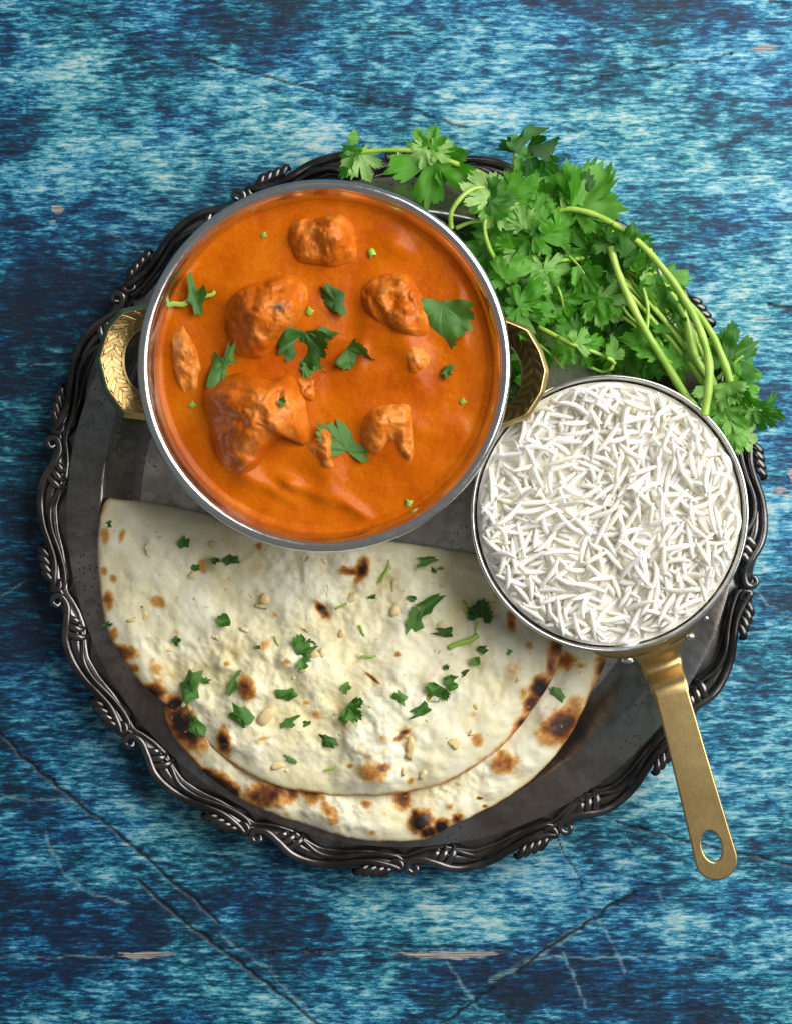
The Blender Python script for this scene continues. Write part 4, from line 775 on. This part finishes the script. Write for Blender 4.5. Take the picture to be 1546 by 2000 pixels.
# ------------------------------------------------------------------ rice pan
PZ0 = 0.0245; PZ = 0.063
PC = W(1190, 1003, PZ); PK = kz(PZ)
def build_pan():
    root = empty('rice_pan', (PC.x, PC.y, PZ0)); k = PK; z0 = -PZ0
    tag(root, 'small round steel pan of white rice with a long brass handle', 'pan')
    R = 272
    prof = [(1, PZ0 + .0015), (170, PZ0 + .0015), (210, PZ0 + .006), (248, PZ - .02), (259, PZ - .008), (264.5, PZ - .0012)]
    V, F = revolve([(r * k, z + z0) for r, z in prof], 180); obj('inner_wall', mesh_np('inner_wall', V, F), MT['pan'], root)
    arc = [(264.5, PZ - .0012), (265, PZ - .0004), (267, PZ), (270, PZ - .0001), (271.6, PZ - .0006), (272, PZ - .0014)]
    V, F = revolve([(r * k, z + z0) for r, z in arc], 180); obj('rim', mesh_np('rim', V, F), MT['steel'], root)
    prof = [(272, PZ - .0014), (268, PZ - .008), (257, PZ - .02), (222, PZ0 + .006), (180, PZ0), (1, PZ0)]
    V, F = revolve([(r * k, z + z0) for r, z in prof], 180); obj('outer_wall', mesh_np('outer_wall', V, F), MT['pan'], root)
    # handle assembly in photograph axes about pan centre (y up), metres
    def L(px, py, z): return np.array([(px - 1190) * k, (1003 - py) * k, z + z0])
    zb = PZ - .0030
    ax = np.array([1404 - 1302, -(1690 - 1310)], float); ax /= np.linalg.norm(ax); pr = np.array([-ax[1], ax[0]])
    # bracket plate hugging the rim
    a = np.radians(np.linspace(-96, -52, 25)); w = 13 * np.clip(1 - (np.abs(np.linspace(-1, 1, 25)) ** 4) * .7, 0, 1)
    rows = []
    for rad, zz in ((268, zb + .0006), (None, zb), (None, zb - .0016), (266, zb - .0095)):
        r_ = np.full(25, float(rad)) if rad else 272 + w
        rows.append(np.stack([r_ * k * np.cos(a), r_ * k * np.sin(a), np.full(25, zz + z0)], -1))
    br = obj('handle_bracket', mesh_np('handle_bracket', np.concatenate(rows), [tuple(f) for f in grid_faces(4, 25, closed=False)]), MT['brass'], root)
    # neck: lofted surface from bracket arc to the strip start
    st = np.array([1304, 1330.0]); nrow, ncol = 16, 13; top = []
    for i in range(nrow):
        t = i / (nrow - 1); row = []
        for j in range(ncol):
            v = 2 * j / (ncol - 1) - 1
            an = math.radians(-69.5 + 12.5 * v); s0 = np.array([1190 + 280 * math.cos(an), 1003 - 280 * math.sin(an)])
            c1 = np.array([st[0] + ax[0] * 30, st[1] - ax[1] * 30]); s1 = c1 + 33 * v * np.array([pr[0], -pr[1]])
            e = t ** .75 if abs(v) > .5 else t; e = t
            p = s0 * (1 - e) + s1 * e
            pinch = 1 - .16 * math.sin(math.pi * min(1, t * 1.1)); mid = (s0 * 0 + (1 - e) * np.array([1190 + 280 * math.cos(math.radians(-69.5)), 1003 + 280 * math.sin(math.radians(69.5))]) + e * c1)
            p = mid + (p - mid) * pinch
            z = zb - .001 - .0055 * math.sin(math.pi * sstep(0, .8, np.array(t))) ** 1.0 + .0052 * sstep(.45, 1.0, np.array(t)) + .0012 * (1 - v * v) * math.sin(math.pi * t)
            row.append(L(p[0], p[1], float(z)))
        top.append(row)
    top = np.array(top); bot = top.copy(); bot[..., 2] -= .0022
    V = np.concatenate([top.reshape(-1, 3), bot.reshape(-1, 3)]); nt = nrow * ncol
    gf = grid_faces(nrow, ncol, closed=False); F = [tuple(f[::-1]) for f in gf] + [tuple(f + nt) for f in gf]
    for i in range(nrow - 1):
        for j in (0, ncol - 1):
            p, q = i * ncol + j, (i + 1) * ncol + j; F.append((p, q, q + nt, p + nt) if j else (q, p, p + nt, q + nt))
    neck = obj('handle_neck', mesh_np('handle_neck', V, F), MT['brass'], root)
    # flat strip with rounded end and hanging hole
    Ltot = 372; n0 = np.array([st[0] + ax[0] * 29, st[1] - ax[1] * 29])
    def Q(u, v): return (n0[0] + ax[0] * u + pr[0] * v, n0[1] - ax[1] * u - pr[1] * v)
    outer = [(0, -33)] + [(u, -(33 + 8.5 * (u / 330) ** 1.4)) for u in np.linspace(20, 330, 16)]
    outer += [(330 + 42 * math.cos(t) ** .9 if math.cos(t) > 0 else 330, 41.5 * math.sin(t)) for t in np.linspace(-math.pi / 2 + .12, math.pi / 2 - .12, 19)]
    outer += [(u, (33 + 8.5 * (u / 330) ** 1.4)) for u in np.linspace(330, 20, 16)] + [(0, 33)]
    hole = [(304 + 31 * math.cos(t), -2 + 19 * math.sin(t)) for t in np.linspace(0, 2 * math.pi, 36, endpoint=False)]
    bm = bmesh.new(); zt = zb - .001 + .0052
    def zof(u): return zt + .0015 * (u / Ltot) - .002 * max(0, (u - 60) / Ltot) ** 1.5
    def loop(pts):
        vs = [bm.verts.new(L(*Q(u, v), zof(u))) for u, v in pts]
        return [bm.edges.new((vs[i], vs[(i + 1) % len(vs)])) for i in range(len(vs))]
    es = loop(outer) + loop(hole)
    bmesh.ops.triangle_fill(bm, edges=es, use_beauty=True, use_dissolve=False)
    bmesh.ops.recalc_face_normals(bm, faces=bm.faces)
    if sum(f.normal.z for f in bm.faces) < 0: bmesh.ops.reverse_faces(bm, faces=bm.faces)
    ext = bmesh.ops.extrude_face_region(bm, geom=list(bm.faces)); vv = [g for g in ext['geom'] if isinstance(g, bmesh.types.BMVert)]
    bmesh.ops.translate(bm, verts=vv, vec=(0, 0, -.0024)); bmesh.ops.recalc_face_normals(bm, faces=bm.faces)
    me = bpy.data.meshes.new('handle'); bm.to_mesh(me); bm.free()
    h = obj('handle', me, MT['brass'], root); bv = h.modifiers.new('bevel', 'BEVEL'); bv.width = .0008; bv.segments = 3; bv.limit_method = 'ANGLE'; bv.angle_limit = math.radians(50)
    # rivets: two domes outside, two inside, small peg
    bm = bmesh.new(); bmesh.ops.create_uvsphere(bm, u_segments=16, v_segments=10, radius=1); rv = bpy.data.meshes.new('rivet'); bm.to_mesh(rv); bm.free()
    rv.polygons.foreach_set('use_smooth', np.ones(len(rv.polygons), bool)); rv.materials.append(MT['steel'])
    for (px, py, z, r, sx) in [(1350, 1245, zb - .004, 11, 1), (1228, 1290, zb - .004, 13, 1), (1380, 1208, zb - .001, 6, 1), (1222, 1262, PZ - .0068, 30, 1)]:
        o = obj('rivet', rv, None, root); o.location = L(px, py, z); s = r * k
        o.scale = (s, s * .75, s * .75) if r < 20 else (s, s * .30, s * .25)
        if r >= 20: o.rotation_euler = (0, 0, math.radians(12))
build_pan()

# ------------------------------------------------------------------ rice
def build_rice():
    r_ = np.random.default_rng(3); CS = 2.0; N = 272; Rin = 262
    # heights in photograph units (pixels at pan scale); 0 = pan rim plane
    yy, xx = np.mgrid[0:N, 0:N]; gx = (xx - N / 2) * CS; gy = (yy - N / 2) * CS; rr = np.hypot(gx, gy)
    target = 9 - 16 * (rr / 262) ** 3 + 9 * fbm(gx, gy, 95, 2, 4) + 6 * fbm(gx, gy, 38, 2, 8)
    Hm = target - 34; ID = -np.ones((N, N), int)
    # variants: curved tapered grains
    VAR = []
    for i in range(8):
        bend = (.02, -.05, .08, -.11, .15, -.03, .18, -.26)[i]; n = 7; t = np.linspace(-1, 1, n)
        cx = t * .5; cy = bend * .5 * (1 - t * t)
        rad = np.array([.36, .78, .97, 1.0, .95, .74, .34]) * .5
        P = np.stack([cx, cy, 0 * t], -1); VAR.append((P, rad))
    grains = []
    for g in range(3600):
        best = None
        for c in range(9):
            a = r_.uniform(0, 2 * np.pi); rad = 254 * math.sqrt(r_.uniform(0, 1)); x, y = rad * math.cos(a), rad * math.sin(a)
            i, j = int(y / CS + N / 2), int(x / CS + N / 2); i = min(max(i, 0), N - 1); j = min(max(j, 0), N - 1)
            gap = target[i, j] - Hm[max(i - 3, 0):i + 4, max(j - 3, 0):j + 4].mean()
            if best is None or gap > best[0]: best = (gap, x, y)
        gap, x, y = best
        if gap < 1.0 and g > 900: break
        Lg = r_.uniform(46, 78) if r_.random() > .12 else r_.uniform(20, 34); wd = r_.uniform(8.8, 11.8); vi = int(r_.integers(8)); P, rad = VAR[vi]
        an = r_.uniform(0, 2 * np.pi)
        if math.hypot(x, y) > 225: an = math.atan2(y, x) + np.pi / 2 + r_.normal(0, .8)
        ca, sa = math.cos(an), math.sin(an)
        t = np.linspace(0, 1, 15); lx = np.interp(t, np.linspace(0, 1, 7), P[:, 0]) * Lg; ly = np.interp(t, np.linspace(0, 1, 7), P[:, 1]) * Lg
        wx = x + lx * ca - ly * sa; wy = y + lx * sa + ly * ca
        far = np.hypot(wx, wy).max()
        if far > Rin - 6:
            f = (Rin - 6) / far; x *= f * .985; y *= f * .985; wx = x + lx * ca - ly * sa; wy = y + lx * sa + ly * ca
            if np.hypot(wx, wy).max() > Rin - 3: continue
        ii = np.clip((wy / CS + N / 2).astype(int), 0, N - 1); jj = np.clip((wx / CS + N / 2).astype(int), 0, N - 1)
        h = Hm[ii, jj]
        s = np.polyfit(lx, h, 1)[0]; s = float(np.clip(s, -.7, .7)) + r_.normal(0, .16) + (r_.choice([-.6, .6]) if r_.random() < .06 else 0)
        off = np.quantile(h - s * lx, .86)
        zc = off + wd * .5 * .22
        grains.append((x, y, zc, an, s, Lg, wd, vi)); gid = len(grains) - 1
        m = int(wd / 2 / CS) + 1
        for q in range(15):
            rq = wd * np.interp(q / 14, np.linspace(0, 1, 7), rad); zt = zc + s * lx[q]
            i0, i1, j0, j1 = max(ii[q] - m, 0), min(ii[q] + m + 1, N), max(jj[q] - m, 0), min(jj[q] + m + 1, N)
            d2 = (gx[i0:i1, j0:j1] - wx[q]) ** 2 + (gy[i0:i1, j0:j1] - wy[q]) ** 2
            top = np.where(d2 < rq * rq, zt + np.sqrt(np.maximum(rq * rq - d2, 0)), -1e9)
            sub = Hm[i0:i1, j0:j1]; up = top > sub
            Hm[i0:i1, j0:j1] = np.where(up, top, sub); ID[i0:i1, j0:j1] = np.where(up, gid, ID[i0:i1, j0:j1])
    cnt = np.bincount(ID[ID >= 0].ravel(), minlength=len(grains)); order = np.argsort(-cnt)
    big = set(order[:300].tolist()); k = PK
    ns = 7; ph = np.linspace(0, 2 * np.pi, ns, endpoint=False)
    def unit(vi, L, wd):
        P, rad = VAR[vi]; C = P * np.array([L, L, 1]); T = np.gradient(C, axis=0); T /= np.linalg.norm(T, axis=1, keepdims=True)
        A = np.stack([-T[:, 1], T[:, 0], 0 * T[:, 0]], -1)
        V = C[:, None] + (rad * wd)[:, None, None] * (np.cos(ph)[None, :, None] * A[:, None] + .88 * np.sin(ph)[None, :, None] * np.array([0, 0, 1.0]))
        V = np.concatenate([V.reshape(-1, 3), [C[0] - T[0] * .12 * wd], [C[-1] + T[-1] * .12 * wd]])
        F = [tuple(f) for f in grid_faces(7, ns)]; n = 7 * ns
        F += [(n, (j + 1) % ns, j) for j in range(ns)] + [(n + 1, 6 * ns + j, 6 * ns + (j + 1) % ns) for j in range(ns)]
        return V, F
    root = empty('rice', (PC.x, PC.y, PZ - .03)); tag(root, 'heap of cooked white long-grain rice filling the small pan', 'rice')
    meshes = {}
    loose = []; gv = []
    for gi, (x, y, z, an, s, Lg, wd, vi) in enumerate(grains):
        ca, sa = math.cos(an), math.sin(an); pt = math.atan(s)
        rot = Matrix.Rotation(an, 3, 'Z') @ Matrix.Rotation(-pt, 3, 'Y')
        if gi in big:
            key = (vi, int(Lg / 6))
            if key not in meshes:
                V, F = unit(vi, key[1] * 6 + 3, 10.8); me = mesh_np('rice_grain', V * k, F, up=False, attrs=dict(gr=np.full(len(V), .5 + .3 * r_.standard_normal()))); me.materials.append(MT['rice']); meshes[key] = me
            o = obj('rice_grain', meshes[key], None, root)
            o.matrix_local = Matrix.Translation((x * k, y * k, z * k + .03)) @ rot.to_4x4()
        else:
            V, F = unit(vi, Lg, wd); V = V @ np.array(rot).T + np.array([x, y, z]); loose.append((V * k + np.array([0, 0, .03]), F)); gv.append(np.full(len(V), np.clip(.5 + .3 * r_.standard_normal(), 0, 1)))
    V, F = join(loose); o = obj('rice_bed', mesh_np('rice_bed', V, F, up=False, attrs=dict(gr=np.concatenate(gv))), MT['rice'], root); o['kind'] = 'stuff'
    # a shallow core under the loose grains
    rad = np.linspace(.5, 259, 14); prof = [(r * k, (9 - 16 * (r / 262) ** 3 - 14) * k + .03) for r in rad]
    V, F = revolve(prof, 60); o = obj('rice_core', mesh_np('rice_core', V, F), MT['rice'], root); o['kind'] = 'stuff'
    print('grains', len(grains))
build_rice()

# ------------------------------------------------------------------ chopped garnish
def scrap_mesh(seed, n=11, el=1.0):
    r_ = np.random.default_rng(seed); a = np.linspace(0, 2 * np.pi, n, endpoint=False) + r_.normal(0, .12, n)
    r = .5 * (1 + .34 * r_.standard_normal(n)).clip(.35, 1.5); rows = []
    fold = r_.choice([-1, 1]) * r_.uniform(.3, 1.0); tw = r_.uniform(-.3, .3); V = [(0, 0, .12)]
    for q in (.5, 1.0):
        for t, rr in zip(a, r):
            x = q * rr * math.cos(t) * el; y = q * rr * math.sin(t) / el ** .6
            V.append((x, y, .12 + max(0, -fold) * .4 + fold * abs(y) + tw * x * y * 2 + .09 * r_.standard_normal() * q))
    F = [(0, 1 + i, 1 + (i + 1) % n) for i in range(n)] + [(1 + i, 1 + n + i, 1 + n + (i + 1) % n, 1 + (i + 1) % n) for i in range(n)]
    nv = len(V); V = np.array(V)
    return mesh_np('chopped_coriander', V, F, attrs=dict(vein=.15 * r_.random(nv), rad=np.zeros(nv)))
SCR = []
for i in range(14):
    me = scrap_mesh(900 + i, 11 + i % 6, 1.0 if i < 6 else 1.55); me.materials.append(MT['wet']); sm = SCR.append(me)
def stem_bit_mesh():
    P = catmull([(-.5, 0, .1), (-.2, .03, .12), (.2, -.02, .12), (.5, .04, .1)], 4); V, F = tube(P, .085, 7); me = mesh_np('chopped_coriander', V, F, up=False); me.materials.append(MT['stem']); return me
STB = stem_bit_mesh()
def nub_mesh():
    V, F = revolve([(.05, .10), (.26, .13), (.36, .16), (.40, .12), (.40, -.2), (.36, -.35), (.02, -.35)], 12); me = mesh_np('coriander_nub', V[:, [2, 0, 1]] * np.array([1.6, 1, 1]) + np.array([.1, 0, .15]), F, up=False); me.materials.append(MT['stem']); return me
NUB = nub_mesh()
def place(me, name, p, size, dirdeg, tilt=(0, 0), tone=.3, k=None, thin=1.0):
    o = obj(name, me, None); s = size * k
    o.matrix_world = Matrix.Translation(p) @ Matrix.Rotation(math.radians(dirdeg), 4, 'Z') @ Matrix.Rotation(math.radians(tilt[0]), 4, 'X') @ Matrix.Rotation(math.radians(tilt[1]), 4, 'Y') @ Matrix.Diagonal((s, s * thin, s, 1))
    o.color = (float(tone), 0, 0, 1); return o
KN = kz(.02)
def naan_pt(px, py):
    inU = float(NU.rho(np.array(px), np.array(py))) < .985
    z = float((NU if inU else NL).top(np.array(px), np.array(py))); return Vector(((px - 773) * KN, (1000 - py) * KN, z + .0002)), inU
def zone(px, py):
    v = 'top' if py < 1150 else ('middle' if py < 1330 else 'bottom'); h = 'far left' if px < 380 else ('left' if px < 560 else ('centre' if px < 740 else ('right' if px < 900 else 'far right')))
    return 'near the %s, %s of the upper naan' % (v, h)
# bigger pieces with a label of their own: (px,py,size,dir,kind,label)
BIG = [(600, 1262, 58, 20, 'leaf', 'largest bright coriander piece near the middle of the upper naan'), (693, 1388, 56, -40, 'leaf', 'dark green coriander leaf piece low in the middle of the upper naan'),
       (850, 1352, 52, 240, 'leaf', 'crumpled dark coriander cluster right of centre on the upper naan'), (884, 1328, 44, 25, 'leaf', 'coriander leaf tip pointing right off the crumpled dark cluster'),
       (938, 1192, 54, 80, 'leaf', 'dark flat coriander leaf on the upper naan beside the rice pan'), (904, 1252, 62, 22, 'stem', 'thick green coriander stem piece on the naan near the rice pan'),
       (928, 1226, 30, 80, 'stem', 'short upright coriander stem joining the thick stem piece'), (910, 1192, 42, 105, 'stem', 'thin coriander stem left of the dark flat leaf'),
       (376, 1342, 46, 70, 'scrap', 'long coriander strip on the lower left of the upper naan'), (457, 1336, 36, 60, 'scrap', 'folded coriander piece right of the long strip on the upper naan'),
       (383, 1412, 34, 110, 'scrap', 'coriander sliver on the blackened lower left edge of the naan'), (474, 1396, 40, -55, 'scrap', 'slender slanting coriander piece near the lower left of the naan'),
       (752, 1120, 40, 65, 'stem', 'curled coriander thread on the naan below the bowl rim'), (832, 1180, 38, 35, 'scrap', 'upper of two coriander pieces left of the dark flat leaf'),
       (806, 1208, 40, 75, 'scrap', 'lower of two coriander pieces left of the dark flat leaf'), (820, 1384, 26, 35, 'scrap', 'small dark coriander bit below the crumpled cluster'), (1086, 1353, 24, -50, 'scrap', 'single coriander fleck on the right side of the lower naan')]
for i, (px, py, sz, d, kd, lab) in enumerate(BIG):
    p, u = naan_pt(px, py)
    if kd == 'leaf':
        o = place(WETL[(2, 3, 2, 5, 1, 3)[i % 6]], 'chopped_coriander', p + Vector((0, 0, .0012)), sz * .8, d, (random.uniform(-10, 10), random.uniform(-8, 8)), .42, KN)
        c, s = math.cos(math.radians(d)), math.sin(math.radians(d)); o.location -= Vector((c, s, 0)) * sz * .35 * KN
    elif kd == 'stem': o = place(STB, 'chopped_coriander', p, sz, d, (0, 0), .3, KN, thin=1.0 if sz > 50 else .8)
    else: o = place(SCR[6 + i % 8], 'chopped_coriander', p, sz, d, (random.uniform(-12, 12), random.uniform(-8, 8)), .5, KN)
    tag(o, lab, 'coriander', 'chopped coriander on the naan')
SMALL = [(360, 1058, 20), (215, 1022, 12), (440, 1212, 26), (345, 1250, 15), (404, 1328, 16), (593, 1296, 24), (565, 1352, 28), (566, 1406, 30), (640, 1442, 24), (780, 1357, 24), (568, 1478, 15), (828, 1094, 24), (804, 1168, 15), (866, 1234, 22), (940, 1264, 16), (992, 1270, 11), (925, 1290, 18), (675, 1340, 18), (728, 1165, 12), (420, 1096, 16), (450, 1094, 22), (860, 1110, 9), (845, 1112, 9), (383, 1108, 14), (212, 1220, 13), (905, 1312, 12), (600, 1410, 14), (505, 1262, 8), (870, 1300, 10)]
for i, (px, py, sz) in enumerate(SMALL):
    p, u = naan_pt(px, py); o = place(SCR[i % 14], 'chopped_coriander', p, sz * 1.05, random.uniform(0, 180), (random.uniform(-15, 15), random.uniform(-10, 10)), random.uniform(.3, .65), KN)
    tag(o, ('tiny' if sz < 16 else 'small') + ' green coriander fleck ' + zone(px, py), 'coriander', 'tiny coriander flecks on the upper naan')
for i, (px, py, sz, d) in enumerate([(541, 1250, 22, -65), (668, 1183, 24, 25), (707, 1230, 24, -65), (720, 1280, 30, 2), (648, 1497, 26, 22)]):
    p, u = naan_pt(px, py); o = place(STB, 'chopped_coriander', p, sz, d, (0, 0), .3, KN)
    tag(o, ('thin short coriander stem snippet ' + ('standing steep ' if abs(d) > 50 else 'lying flat ') + zone(px, py)), 'coriander', 'stem snippets on the upper naan')
def garlic_mesh(seed):
    bm = bmesh.new(); bmesh.ops.create_icosphere(bm, subdivisions=2, radius=.5); r_ = random.Random(seed)
    ax = [Vector((r_.gauss(0, 1), r_.gauss(0, 1), r_.gauss(0, .6))).normalized() for _ in range(8)]
    for v in bm.verts:
        c = v.co.copy()
        for a in ax:
            d = c.dot(a)
            if d > .20: c -= a * (d - .20) * .9
        v.co = Vector((c.x * 1.5, c.y * 1.25, c.z * .38)) * (1 + r_.uniform(-.13, .13))
    me = bpy.data.meshes.new('garlic_bit'); bm.to_mesh(me); bm.free(); me.materials.append(MT['garlic']); me.polygons.foreach_set('use_smooth', np.ones(len(me.polygons), bool)); return me
GAR = [garlic_mesh(i) for i in range(6)]
for i, (px, py, sz, d, lab) in enumerate([(525, 1393, 34, 35, 'largest pale garlic flake low on the upper naan, left of centre'), (800, 1455, 32, -70, 'long toasted garlic sliver standing low on the right half of the naan'), (770, 1195, 27, 10, 'angular pale garlic chunk near the top middle of the naan'), (520, 1170, 24, -30, 'pale garlic piece with a browned tip left of the naan centre'), (690, 1165, 26, 60, 'small golden garlic piece on the naan below the bowl')]):
    p, u = naan_pt(px, py); o = place(GAR[i % 6], 'garlic_piece', p + Vector((0, 0, .0008)), sz, d, (random.uniform(-10, 10), 0), .3, KN); tag(o, lab, 'garlic', 'garlic pieces on the naan')
gr = random.Random(21); n = 0
while n < 48:
    px, py = gr.uniform(230, 1040), gr.uniform(1040, 1520)
    if float(NU.rho(np.array(px), np.array(py))) > .9 or gr.random() < .35 * (px > 850): continue
    gs = gr.uniform(9, 27); p, u = naan_pt(px, py); o = place(GAR[n % 6], 'garlic_bit', p, gs, gr.uniform(0, 180), (gr.uniform(-15, 15), gr.uniform(-12, 12)), .3, KN, thin=gr.uniform(.6, 1.1)); o.location.z -= .0005
    tag(o, ('tiny' if gs < 15 else ('small' if gs < 21 else 'chunky')) + ' toasted garlic crumb ' + zone(px, py), 'garlic', 'garlic crumbs on the upper naan'); n += 1

# coriander on the curry
CUR = [('leaf', 596, 650, 88, 264, 1, .42, (8, 6), 'folded glossy coriander leaf floating at the centre of the curry'), ('leaf', 592, 716, 58, -28, 6, .52, (0, 12), 'bright green leaf tip under the folded leaf in the curry'),
       ('leaf', 862, 592, 100, 268, 0, .50, (6, 2), 'large flat dull green coriander leaf on the right side of the curry'), ('leaf', 678, 880, 90, 82, 4, .55, (8, 4), 'bright lobed coriander leaf beside the lumpy chicken chunk'),
       ('leaf', 678, 680, 72, -40, 5, .30, (30, 2), 'torn wilted coriander leaf right of the folded leaf'), ('scrap', 655, 588, 46, -60, 8, .30, (10, 0), 'coriander strip above and right of the folded leaf'),
       ('scrap', 436, 713, 54, 70, 10, .40, (10, 0), 'coriander strip left of the folded leaf above the largest chunk'), ('scrap', 382, 584, 56, 100, 7, .30, (6, 0), 'wide coriander scrap with stems near the left rim of the bowl'),
       ('stem', 348, 595, 42, 8, 0, .3, (0, 0), 'pale coriander stem touching the left rim of the bowl'), ('stem', 408, 578, 30, 25, 0, .3, (0, 0), 'short coriander stem right of the wide scrap'),
       ('nub', 517, 459, 20, 20, 0, .3, (0, 0), 'small cut green stem nub at the upper left of the curry'), ('nub', 606, 607, 26, 55, 0, .3, (0, 0), 'cut green stem nub just above the folded leaf'),
       ('nub', 727, 496, 28, -70, 0, .3, (0, 0), 'cut stem nub right of the square chunk at the top'), ('nub', 904, 783, 22, 40, 0, .3, (0, 0), 'round cut stem nub at the right of the curry'),
       ('nub', 798, 981, 26, 80, 0, .3, (0, 0), 'pale cut stem nub at the bottom right of the curry'), ('nub', 377, 789, 22, 40, 0, .3, (0, 0), 'green stem nub by the lower left rim of the bowl'),
       ('scrap', 872, 726, 26, 35, 4, .15, (0, 0), 'dark half-sunk coriander bit below the large flat leaf'), ('scrap', 553, 787, 18, -50, 5, .2, (0, 0), 'tiny coriander fleck stuck on the largest chicken chunk'), ('scrap', 636, 655, 34, 0, 8, .3, (0, 0), 'thin coriander strip along the top of the folded leaf')]
for i, (kd, px, py, sz, d, var, tone, tilt, lab) in enumerate(CUR):
    z = surf_curry(px, py) + .0004
    if kd == 'leaf':
        c, s = math.cos(math.radians(d)), math.sin(math.radians(d))
        z = max(surf_curry(px + c * sz * f, py - s * sz * f) for f in (0, .3, .6, .9)) + .0012
        o = place(WETL[var], 'coriander_leaf', sauce_w(px, py, z), sz, d, (tilt[0], tilt[1]), tone, SK)
    elif kd == 'scrap': o = place(SCR[var % 14], 'coriander_scrap', sauce_w(px, py, z), sz, d, tilt, tone, SK)
    elif kd == 'stem': o = place(STB, 'coriander_scrap', sauce_w(px, py, z), sz, d, tilt, tone, SK, thin=1.6)
    else: o = place(NUB, 'coriander_nub', sauce_w(px, py, z), sz * .7, d, (0, -20), tone, SK)
    if kd == 'nub': o.location.z -= .0012
    tag(o, lab, 'coriander', 'coriander garnish on the curry')
